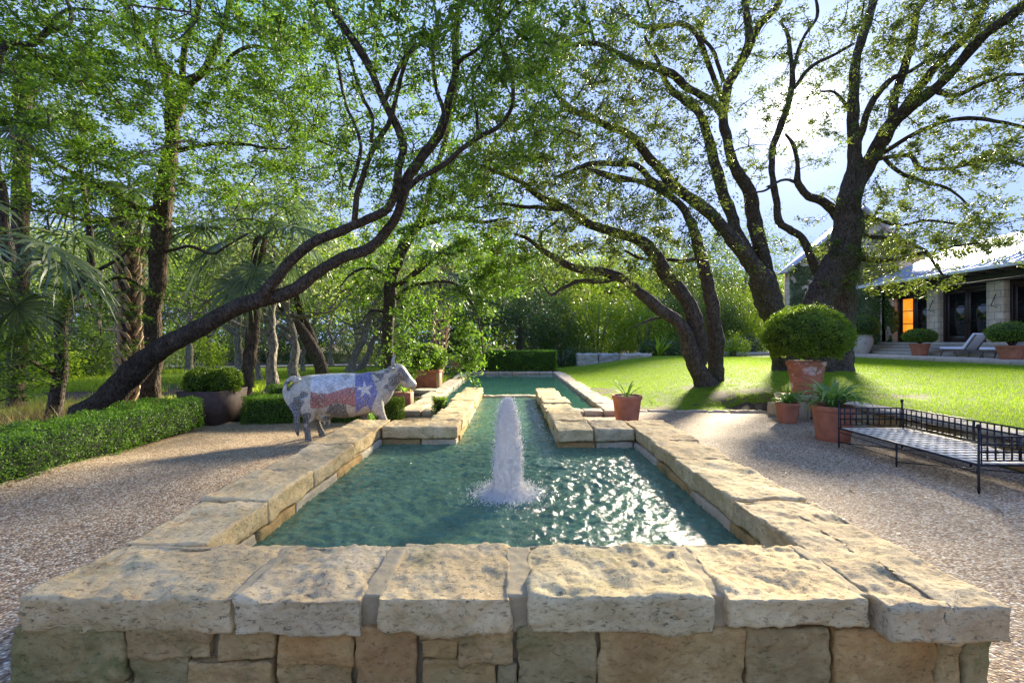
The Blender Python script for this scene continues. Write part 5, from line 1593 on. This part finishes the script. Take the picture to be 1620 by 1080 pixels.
# roof: eaves along x = 21.4, ridge at x = 28
def roof_part(x0, z0, x1, z1, y0, y1, th, name, mat):
    m = MB(); L = math.hypot(x1 - x0, z1 - z0); nx, nz2 = -(z1 - z0) / L * th, (x1 - x0) / L * th
    V = [(x0, y0, z0), (x1, y0, z1), (x1, y1, z1), (x0, y1, z0), (x0 + nx, y0, z0 + nz2), (x1 + nx, y0, z1 + nz2), (x1 + nx, y1, z1 + nz2), (x0 + nx, y1, z0 + nz2)]
    m.add(V, [(3, 2, 1, 0), (4, 5, 6, 7), (0, 1, 5, 4), (1, 2, 6, 5), (2, 3, 7, 6), (3, 0, 4, 7)])
    return m.obj(name, M[mat], hs_)
rf = roof_part(21.4, 4.99, 28, 7.7, 11, 28.3, .06, 'roof', 'roofm')
roof_part(28.0, 7.72, 36, 4.9, 11, 28.3, .06, 'roof', 'roofm')
m = MB(); yy = 11.25
while yy < 28.2:
    V = [(21.4, yy, 5.055), (28, yy, 7.765), (28, yy + .03, 7.765), (21.4, yy + .03, 5.055), (21.4, yy, 5.075), (28, yy, 7.785), (28, yy + .03, 7.785), (21.4, yy + .03, 5.075)]
    m.add(V, [(3, 2, 1, 0), (4, 5, 6, 7), (0, 1, 5, 4), (1, 2, 6, 5), (2, 3, 7, 6), (3, 0, 4, 7)]); yy += .5
so_ = m.obj('seam', M['roofm'], hs_)
m = MB(); m.box(21.28, 21.395, 11, 28.3, 4.93, 5.10, .01); m.obj('gutter', M['fascia'], hs_)
for k in range(int((28.2 - 11) / .8)): MB().box(21.42, HX + .3, 11.2 + .8 * k, 11.28 + .8 * k, 4.86, 4.98).obj('rafter', M['beam'], hs_)
m = MB(); m.box(HX, HX + 12, 27.405, 27.8, .9, 5.1).obj('end_wall', M['ashlar'], hs_)

# gabled wing behind, covered in creeper
gb = thing('gabled_wing', (24, 33, 1), 'ivy-covered stone gable with a white metal roof edge behind the largest oak', 'house')
m = MB()
V = [(20.1, 33, .5), (30.5, 33, .5), (30.5, 33, 6.9), (25.3, 33, 11.2), (20.1, 33, 6.9)]; V2 = [(a, 33.6, c) for a, b, c in V]
m.add(V + V2, [(4, 3, 2, 1, 0), (5, 6, 7, 8, 9)] + [(i, (i + 1) % 5, 5 + (i + 1) % 5, 5 + i) for i in range(5)]); m.obj('wall', M['ashlar'], gb)
for s in (-1, 1):
    m = MB(); xa, za, xb, zb = 25.3 + s * 5.6, 6.6, 25.3, 11.3
    V = [(xa, 32.6, za), (xb, 32.6, zb), (xb, 33.8, zb), (xa, 33.8, za), (xa, 32.6, za + .14), (xb, 32.6, zb + .14), (xb, 33.8, zb + .14), (xa, 33.8, za + .14)]
    m.add(V, [(3, 2, 1, 0), (4, 5, 6, 7), (0, 1, 5, 4), (1, 2, 6, 5), (2, 3, 7, 6), (3, 0, 4, 7)]); m.obj('roof', M['roof_grey'], gb)
rg = np.random.default_rng(90)
def ivy(name, n, f, leaf, seed, mat, label, loc, group=None):
    rg = np.random.default_rng(seed); c, nn = f(rg, n)
    q = fbm(c, .8, 3, seed) + .6 * fbm(c, 2.5, 2, seed + 1)
    k = q > -.35; c = c[k]; nn = nn[k]; q = q[k]
    c = c + nn * (np.maximum(0, q[:, None]) * .22 * rg.random((len(c), 1)) + .02)
    t = thing(name, loc, label, 'climbing plant', group)
    place(leaf_mesh('foliage', c, np.full(len(c), leaf), rg, asp=.75, rnd=.5 + .3 * q + rg.normal(0, .2, len(c)), out=nn * .8), 'foliage', M[mat], t)
def fg(rg, n):
    x = rg.uniform(20.1, 28, n); z = 1 + rg.random(n) * (5.8 + np.minimum(x - 20.1, 5.2) * .82)
    return np.stack([x, 0 * x + 32.97, z], -1), np.tile([0, -1., 0], (n, 1))
ivy('ivy', 26000, fg, .15, 91, 'leaf_grey', 'grey green creeper covering the gabled wing', (22, 32.9, 1))
def fw(rg, n):
    y = rg.uniform(26.4, 27.45, n); z = rg.uniform(1, 5.3, n); e = rg.random(n) < .4
    x = np.where(e, rg.uniform(21.6, 23.5, n), HX - .05); y = np.where(e, 27.6, y)
    return np.stack([x, y + .0, z], -1), np.tile([-1., -.3, 0], (n, 1))
ivy('ivy', 7000, fw, .1, 92, 'leaf_mid', 'dark creeper climbing the far corner of the house beside the lit door', (22.4, 27.4, 1))
def link_wall():
    t = thing('garden_wall', (21, 29, 1), 'high creeper-covered stone wall joining the house to the gabled wing', 'wall')
    m = MB(); m.box(22.6, 23.0, 27.85, 32.9, .9, 5.0, .02); m.obj('wall', M['ashlar'], t)
link_wall()
def fl_(rg, n):
    y = rg.uniform(27.9, 32.9, n); z = rg.uniform(1, 5.2, n)
    return np.stack([0 * y + 22.55, y, z], -1), np.tile([-1., -.2, 0], (n, 1))
ivy('ivy', 14000, fl_, .12, 93, 'leaf_grey', 'pale creeper over the wall between the house and the gabled wing', (22.5, 30, 1))

# terrace pots
def tpot(c, r, h, rx, rz_, label, urn=False, leafm='leaf_box', seed=1, gap=.0):
    t = thing('potted_boxwood', c, label, 'potted plant', 'clipped boxwoods in pots')
    if urn:
        m = MB(); m.lathe([(.001, 0), (r * .62, 0), (r * .66, .04), (r * .82, h * .28), (r * .98, h * .55), (r * 1.0, h * .72), (r * .93, h * .88), (r * .86, h * .93), (r * .95, h * .96), (r * .95, h), (r * .8, h), (r * .75, h - .08), (.001, h - .08)], c, 32)
        o = m.obj('urn', M['urn'], t, True)
    else: pot(t, c, r, h, 'terra', .1, .7)
    zc = c[2] + h + rz_ * .62 + gap
    if gap:
        m = MB()
        for k in range(14):
            a = k * 2.4; m.tube(np.array([(c[0], c[1], c[2] + h - .06), (c[0] + math.cos(a) * rx * .3, c[1] + math.sin(a) * rx * .3, zc - rz_ * .35), (c[0] + math.cos(a) * rx * .6, c[1] + math.sin(a) * rx * .6, zc)]), [.018, .014, .008], 5)
        m.obj('stems', M['bark_brown'], t)
    boxwood(t, (c[0], c[1], zc), rx, rx, rz_, 6500, leafm, seed, .055, .06)
tpot((20.7, 27.0, .98), .60, 1.12, .93, .72, 'round bright boxwood in a whitewashed stone urn on the terrace', True, 'leaf_box', 101)
tpot((20.6, 23.0, .98), .42, .62, .70, .40, 'flattened boxwood in a terracotta pot before the lit door', False, 'leaf_box', 102, .1)
tpot((19.95, 18.2, .98), .46, .56, .74, .46, 'loose open-stemmed boxwood in a terracotta pot at the right edge by the loungers', False, 'leaf_box', 103, .2)

def lounger(x, y, label):
    t = thing('sun_lounger', (x, y, .98), label, 'sun lounger', 'white sun loungers on the terrace')
    fr = MB(); z = .98
    for s in (-.3, .3): fr.box(x + s - .025, x + s + .025, y - 1.0, y + 1.0, z + .26, z + .33, .004)
    for k in range(10): fr.box(x - .3, x + .3, y - .9 + .2 * k, y - .82 + .2 * k, z + .325, z + .345)
    fr.obj('frame', M['teak'], t)
    for s in (-.3, .3):
        for (yy_, dy) in ((y + .85, .14), (y + .25, -.1), (y - .45, .12), (y - .9, -.1)):
            l = MB(); l.tube(np.array([(x + s, yy_, z + .27), (x + s, yy_ + dy * .6, z + .14), (x + s, yy_ + dy, z)]), [.035, .028, .022], 6); l.obj('leg', M['teak'], t)
    c = MB(); c.box(x - .33, x + .33, y - .15, y + 1.02, z + .35, z + .46, .03); c.obj('seat_cushion', M['cushion'], t)
    b = MB(); a = R(55); L = .85
    prof = [(y - .16, z + .36), (y - .16 - L * math.cos(a), z + .36 + L * math.sin(a)), (y - .16 - L * math.cos(a) + .09 * math.sin(a), z + .36 + L * math.sin(a) + .09 * math.cos(a)), (y - .16 + .10 * math.sin(a), z + .36 + .12 * math.cos(a) + .03)]
    V = [(x - .33, p[0], p[1]) for p in prof] + [(x + .33, p[0], p[1]) for p in prof]
    b.add(V, [(0, 1, 2, 3), (7, 6, 5, 4), (0, 4, 5, 1), (1, 5, 6, 2), (2, 6, 7, 3), (3, 7, 4, 0)]); o = b.obj('back_cushion', M['cushion'], t)
    md = o.modifiers.new('bevel', 'BEVEL'); md.width = .035; md.segments = 3
    bf = MB()
    for s in (-.28, .28): bf.tube(np.array([(x + s, y - .17, z + .34), (x + s, y - .19 - L * math.cos(a), z + .33 + L * math.sin(a))]), .02, 6)
    bf.obj('back_frame', M['teak'], t)
lounger(20.9, 20.9, 'white cushioned lounger with its back raised, farther of the two on the terrace')
lounger(20.55, 18.7, 'white cushioned lounger mostly hidden behind the pot at the right edge')

# ---------------------------------------------------------------- woodland and shrubs behind
def bgtree(name, label, cat, x, y, h, cr, trunk_r, n, seed, leafm, bark='bark_grey', leaf=.16, per=34, cb=None, lean=(0, 0), group=None, cl=.55, flat=.3, limbs=5, ry=None, forks=None):
    """tree farther off: bent trunk, limbs, a crown of leaf puffs set through its volume"""
    rg = np.random.default_rng(seed)
    z0 = float(gz(np.array([x]), np.array([y]))[0]); z0 = max(z0, float(H(x, y)) - .05)
    cb = h * .4 if cb is None else cb
    V, Q = [], []; off = 0; nodes = []
    top = np.array([x + lean[0], y + lean[1], z0 + h * .72])
    b = np.array([x, y, z0 - .05])
    k = np.linspace(0, 1, 7)[:, None]
    p = b * (1 - k) + top * k; p[1:-1] += rg.normal(0, .022 * h * .5, (5, 3)) * np.array([1, .6, .2])
    c = catmull(np.c_[p, np.linspace(trunk_r, trunk_r * .3, 7)], .3)
    v, q = tube_np(c[:, :3], c[:, 3] * (1 + .5 * np.maximum(0, 1 - (c[:, 2] - z0) / .5) ** 2), 9)
    v = v + (fbm(v, 3, 3, seed) * trunk_r * .25)[:, None]
    V.append(v); Q.append(q + off); off += len(v); nodes.append(c[len(c) // 3:, :3])
    for j in range(limbs):
        f = rg.uniform(.28, .8); s = c[int(f * (len(c) - 1))]
        a = rg.uniform(0, 2 * math.pi); ln = cr * rg.uniform(.6, 1.05)
        e = s[:3] + np.array([math.cos(a) * ln, math.sin(a) * ln * .8, rg.uniform(.15, .9) * h * .3])
        kk = np.linspace(0, 1, 6)[:, None]; lp = s[:3] * (1 - kk) + e * kk; lp[1:] += rg.normal(0, ln * .09, (5, 3))
        lp = catmull(np.c_[lp, np.linspace(s[3] * .6, .02, 6)], .3)
        v, q = tube_np(lp[:, :3], lp[:, 3], 6); V.append(v); Q.append(q + off); off += len(v); nodes.append(lp[2:, :3])
    nodes = np.concatenate(nodes)
    d = rg.normal(size=(n, 3)); d /= np.linalg.norm(d, axis=1)[:, None]
    rr = rg.random((n, 1)) ** .42
    lump = 1 + .28 * fbm(d, 1.7, 3, seed + 4)[:, None]
    cz = z0 + (cb + h) / 2
    cc = np.array([x + lean[0] * .9, y + lean[1] * .9, cz]) + d * rr * lump * np.array([cr, ry or cr, (h - cb) / 2])
    tw = grow_twigs(nodes, None, cc, rg, cr * 1.5, .1)
    for pth, L in tw:
        v, q = tube_np(pth, np.linspace(.012 + .012 * L, .006, len(pth)), 3); V.append(v); Q.append(q + off); off += len(v)
    t = thing(name, (x, y, z0), label, cat, group)
    place(make_mesh('trunk', np.concatenate(V), quads=np.concatenate(Q), smooth=True), 'trunk', M[bark], t)
    c3 = (np.repeat(cc, per, 0) + rg.normal(size=(n * per, 3)) * np.array([1, 1, 1 - flat * .6]) * cl * .5)
    c3 = c3[c3[:, 2] > z0 + .05]
    tone = np.repeat(rg.normal(.5, .2, n), per)[:len(c3)] + rg.normal(0, .18, len(c3))
    place(leaf_mesh('crown', c3, np.full(len(c3), leaf), rg, asp=.55, flat=flat, rnd=tone), 'crown', M[leafm], t)
    return t

def bgshrub(name, label, x, y, w_, dpt, h, n, seed, leafm, leaf=.12, group=None, cat='shrub', per=30, z0=None, stems=True):
    rg = np.random.default_rng(seed)
    z0 = max(float(gz(np.array([x]), np.array([y]))[0]), float(H(x, y)) - .03) if z0 is None else z0
    a = rg.uniform(0, 2 * np.pi, n); e = rg.random(n) ** .6
    d = rg.normal(size=(n, 3)); d[:, 2] = np.abs(d[:, 2]) * .9; d /= np.linalg.norm(d, axis=1)[:, None]
    lump = 1 + .22 * fbm(d, 2.2, 3, seed)[:, None]
    c = np.array([x, y, z0 + .1]) + d * (rg.random((n, 1)) ** .3) * lump * np.array([w_ / 2, dpt / 2, h])
    t = thing(name, (x, y, z0), label, cat, group)
    m = MB()
    for k in range(8):
        aa = k * .785 + rg.normal(0, .2); m.tube(np.array([(x + .08 * math.cos(aa), y + .08 * math.sin(aa), z0 - .05), (x + w_ * .13 * math.cos(aa), y + dpt * .13 * math.sin(aa), z0 + h * .4), (x + w_ * .3 * math.cos(aa), y + dpt * .3 * math.sin(aa), z0 + h * .8)]), [.06, .045, .02], 6)
    m.obj('stems', M['bark_grey'], t)
    c3 = np.repeat(c, per, 0) + rg.normal(size=(n * per, 3)) * leaf * 1.5
    c3 = c3[c3[:, 2] > z0]
    tone = np.repeat(rg.normal(.5, .2, n), per)[:len(c3)] + rg.normal(0, .18, len(c3))
    place(leaf_mesh('foliage', c3, np.full(len(c3), leaf), rg, asp=.6, rnd=tone), 'foliage', M[leafm], t)
    return t

# tall leafy shrubs behind the lawn
G1 = 'tall shrubs behind the boulder wall'
for i, (x, y, w_, h, lm, lab) in enumerate([
        (3.2, 31.5, 4.2, 4.6, 'leaf_mid', 'tall green shrub right behind the squared hedge'),
        (6.0, 32, 4.4, 5.2, 'leaf_yellow', 'tall shrub with a yellow green top above the left end of the boulder wall'),
        (9.2, 32, 4.6, 5.0, 'leaf_yellow', 'broad bright shrub above the middle of the boulder wall'),
        (12.4, 33, 4.6, 4.8, 'leaf_mid', 'tall mid green shrub seen left of the three-stemmed oak'),
        (15.4, 34, 4.4, 4.6, 'leaf_mid', 'leafy shrub seen between the three-stemmed oak and the middle oak'),
        (18.2, 35.5, 4.0, 4.8, 'leaf_yellow', 'bright shrub between the middle oak and the gabled wing')]):
    bgshrub('tall_shrub', lab, x, y, w_, 2.6, h, 330, 800 + i, lm, .15, G1)
for i, (x, y, w_, h, lm, lab, nm) in enumerate([
        (4.85, 29.4, 1.6, 1.0, 'leaf_mid', 'rounded clipped ball shrub behind the left end of the boulder wall', 'ball_shrub'),
        (9.6, 29.6, 3.0, 1.2, 'leaf_dark', 'low dark green shrub behind the right end of the boulder wall', 'low_shrub'),
        (14.0, 28.8, 1.9, 1.35, 'leaf_yellow', 'rounded bright shrub between the two nearer oaks', 'ball_shrub'),
        (11.6, 30.5, 2.4, 1.2, 'leaf_mid', 'low bushy shrub left of the three-stemmed oak trunk', 'low_shrub'),
        (16.6, 31.6, 2.2, 1.5, 'leaf_dark', 'dark low shrub at the foot of the gabled wing', 'low_shrub'),
        (3.1, 28.6, 2.2, 1.3, 'leaf_dark', 'low dark shrub between the squared hedge and the boulder wall', 'low_shrub'),
        (22.0, 28.2, 1.5, .7, 'leaf_mid', 'small flowering shrub at the foot of the house corner', 'low_shrub')]):
    bgshrub(nm, lab, x, y, w_, 1.3, h, 90, 820 + i, lm, .09, None)
ye = thing('yellow_yucca', (9.35, 29.0, .7), 'spiky yellow green plant standing among the tall shrubs', 'plant')
strap_plant(ye, (9.35, 29.0, .75), 40, 1.5, 44, .1, .25, 'leaves')
for o in ye.children: o.data.materials[0] = M['leaf_yellow']

# dark evergreen behind the squared hedge, and further trees closing the right side
bgtree('evergreen_tree', 'dark bluish evergreen behind the squared hedge and far pool', 'tree', .4, 29.5, 6.2, 3.2, .2, 330, 850, 'leaf_dark', 'bark', .14, cb=.6)
bgtree('evergreen_tree', 'smaller dark tree left of the evergreen, behind the drooping foliage', 'tree', -3.6, 31, 6.5, 3.0, .2, 260, 851, 'leaf_dark', 'bark', .15, cb=.8)
G2 = 'background trees behind the right shrubs'
for i, (x, y, h, cr, lm, lab) in enumerate([
        (1.8, 38, 9.5, 4.4, 'leaf_mid', 'tall tree rising behind the dark evergreen'), (7.0, 39, 9.2, 4.4, 'leaf_yellow', 'bright green tree behind the left of the tall shrubs'),
        (12.0, 40, 9.8, 4.6, 'leaf_mid', 'leafy tree behind the middle of the tall shrubs'), (17.5, 42, 10.8, 4.8, 'leaf_mid', 'tree rising between the gabled wing and the middle oak'),
        (23.5, 46, 13.5, 5.2, 'leaf_mid', 'tall tree whose crown shows over the gabled roof')]):
    bgtree('garden_tree', lab, 'tree', x, y, h, cr, .25, 300, 860 + i, lm, 'bark_grey', .22, per=32, cb=2.0, group=G2, cl=.8)

# left woodland: grey trunks over the far lawn
G3 = 'grey trunked trees on the far left lawn'
def guv(u, v): # ground point seen at u with its base at v
    d = 1.7 * 720 / (v - 540); return (u - 810) / 720 * d, d
lst = [(431, 618, 7.0, 3.0, .19, 'upright grey trunk right of the rusted planter', (0, 0)), (470, 606, 6.5, 3.0, .2, 'gnarled grey trunk with a dark hollow left of the forked oak', (-.6, 0)),
       (412, 600, 6.0, 2.6, .12, 'thin grey trunk leaning left behind the upright grey one', (-1.2, 0)), (377, 592, 7.5, 3.4, .2, 'straight pale trunk far behind the rusted planter', (0, 0)),
       (480, 590, 6.5, 2.6, .12, 'thin pole-like trunk just left of the forked oak', (0, 0)), (553, 588, 7.5, 3.2, .24, 'grey trunk arching right behind the middle of the cow', (2.2, 0)),
       (566, 586, 7.5, 3.2, .2, 'dark slanting trunk crossing towards the trunk by the cow head', (2.8, .5)), (524, 578, 7.5, 3.2, .14, 'thin distant trunk between the forked oak and the arching trunk', (0, 0)),
       (598, 580, 8, 3.2, .16, 'distant pale trunk left of the trunk by the cow head', (0, 0)), (651, 578, 8, 3.4, .18, 'distant trunk above the cow head, left of the square planter', (.5, 0)),
       (300, 588, 8, 3.6, .2, 'pale trunk far behind the leaning trunk', (0, 0)), (330, 580, 8, 3.6, .14, 'thin far trunk seen under the leaning trunk', (.3, 0)), (20, 596, 8, 3.6, .22, 'far trunk at the left edge behind the slim dark tree', (-.5, 0)), (150, 590, 8, 3.8, .2, 'far trunk between the slim dark tree and the tall palm', (.4, 0))]
for i, (u, v, h, cr, tr_, lab, lean) in enumerate(lst):
    x, y = guv(u, v)
    bgtree('woodland_tree', 'woodland tree, ' + lab, 'tree', x, y, h, cr, tr_, 110, 900 + i, ('leaf_grey', 'leaf_mid', 'leaf_mid', 'leaf_yellow')[i % 4], 'bark_grey', .13 + .002 * y, per=30, cb=2.9, lean=lean, group=G3, cl=.6, limbs=7)
G4 = 'shrubs and saplings closing the left woodland'
i = 0
for (u, d, w_, h, lm) in [(-60, 16, 4, 2.2, 'leaf_mid'), (40, 20, 5, 2.6, 'leaf_yellow'), (130, 22, 4, 2.4, 'leaf_mid'), (230, 26, 5, 2.6, 'leaf_grey'), (300, 30, 5, 2.8, 'leaf_yellow'), (340, 36, 6, 3.6, 'leaf_mid'), (420, 37, 6, 3.4, 'leaf_dark'), (490, 38, 6, 3.6, 'leaf_mid'), (560, 38, 6, 3.2, 'leaf_grey'), (620, 36, 5, 3.4, 'leaf_mid'), (670, 33, 4, 3, 'leaf_mid'), (200, 34, 7, 3.6, 'leaf_mid'), (60, 32, 7, 4, 'leaf_grey')]:
    x = (u - 810) / 720 * d
    side = ['far at the left edge behind the slim tree', 'bright, behind the slim dark tree', 'beyond the base of the tall palm', 'grey green, just behind the leaning trunk', 'yellow green, under the leaning trunk', 'beyond the path behind the rusted planter', 'dark, beyond the path left of the forked oak', 'beyond the path behind the forked oak', 'greyish, beyond the path over the cow back', 'beyond the path behind the trunk by the cow head', 'behind the square terracotta planter and palm', 'beyond the path left of the leaning trunk', 'pale, far beyond the slim tree'][i]
    bgshrub('woodland_shrub', 'woodland shrub ' + side, x, d, w_, 2.6, h, 150, 940 + i, lm, .15, G4); i += 1
# tree tops of the wood behind: individual large trees in a far row
G5 = 'far trees closing the view'
far = []
for i in range(17):
    u = -160 + i * 66; d = 46 + 6 * ((i * 7) % 3)
    far.append(((u - 810) / 720 * d, d, 12 + 3 * ((i * 5) % 3), 6.2))
names_ = ['beyond the left edge', 'at the far left edge', 'behind the slim dark tree', 'left of the tall palm', 'behind the tall palm', 'behind the upright elm', 'right of the upright elm', 'behind the rusted planter', 'behind the drooping palm', 'left of the forked oak', 'behind the forked oak', 'over the cow back', 'behind the trunk by the cow head', 'behind the square planter', 'behind the stubby palm', 'left of the dark evergreen', 'behind the dark evergreen']
for i, (x, y, h, cr) in enumerate(far):
    bgtree('far_tree', 'far tree ' + names_[i] + ', part of the wood closing the view', 'tree', x, y, h, cr, .3, 190, 1000 + i, ('leaf_mid', 'leaf_grey', 'leaf_mid')[i % 3], 'bark_grey', .34, per=26, cb=.8, group=G5, cl=1.2)
for i in range(9):
    u = 900 + i * 100; d = 55 + 5 * (i % 2)
    bgtree('far_tree', 'far tree seen ' + ['above the left end of the tall shrubs', 'above the boulder wall', 'left of the three-stemmed oak', 'between the two nearer oaks', 'above the middle oak base', 'behind the gable roof edge', 'behind the house roof left part', 'behind the middle of the house roof', 'behind the house at the right edge'][i], 'tree', (u - 810) / 720 * d, d, 10, 6, .3, 150, 1030 + i, ('leaf_mid', 'leaf_yellow')[i % 2], 'bark_grey', .36, per=24, cb=.8, group=G5, cl=1.3)

# dry golden grass and groundcover behind the left hedge
def gk(x, y): return (x < -7.15) | (y > 10.6)
def clumpz(x, y): return gz(x, y)
blades('dry_grass', 24000, -17, -7.2, 4.5, 12.5, lambda x, y: gnoise(x, y, .7, 12) > -.25, .42, .006, M['drygrass'], clumpz, 'golden dry grass growing behind the left hedge', 6, 1.1)
blades('ground_cover', 90000, -24, -2.9, 11, 27, lambda x, y: (gnoise(x, y, .6, 14) > -.1) & ~((x > -3.9) & (y < 12)), .22, .014, M['leaf_yellow'], clumpz, 'bright green ground cover spreading under the left trees', 7, 1.2)

# the wood beyond, reading as one green mass
def wood():
    rg = np.random.default_rng(1200); n = 7500
    u = rg.uniform(-420, 2050, n); d = rg.uniform(62, 78, n)
    x = (u - 810) / 720 * d
    top = np.where(u < 800, 18, 11) * (1 + .22 * fbm(np.stack([u / 140, u * 0, u * 0], -1), 1, 3, 5))
    z = rg.random(n) ** .9 * top
    c = np.stack([x, d, z], -1)
    c3 = np.repeat(c, 22, 0) + rg.normal(size=(n * 22, 3)) * np.array([.9, .9, .6])
    tone = np.repeat(rg.normal(.5, .22, n), 22) + rg.normal(0, .15, n * 22)
    o = place(leaf_mesh('distant_wood', c3, np.full(len(c3), .55), rg, asp=.6, rnd=tone), 'distant_wood', M['leaf_mid'])
    tag(o, 'distant green wood closing the view behind all the trees', 'wood', kind='stuff')
wood()

# fallen leaves lying on the gravel and on the copings
def litter():
    rg = np.random.default_rng(77); n = 900
    x = rg.uniform(-6, 6.4, n); y = 2.3 + rg.random(n) ** 1.3 * 8.2
    k = ~((np.abs(x + .07) < 2.5) & (y < 7.1)) & (np.abs(x) > 1.4) & gravel_keep(x, y); x, y = x[k], y[k]
    z = gravel_z(x, y) + .024
    c = np.stack([x, y, z], -1)
    me = leaf_mesh('fallen_leaves', c, np.full(len(c), .042), rg, asp=.5, flat=.93)
    o = place(me, 'fallen_leaves', M['litter']); tag(o, 'dry fallen leaves scattered on the gravel', 'fallen leaves', kind='stuff')
M['litter'] = leafmat('dry_leaves', [(.2, .1, .04), (.36, .22, .08), (.5, .36, .14)], .2, (1.2, 1.1, .8))
litter()
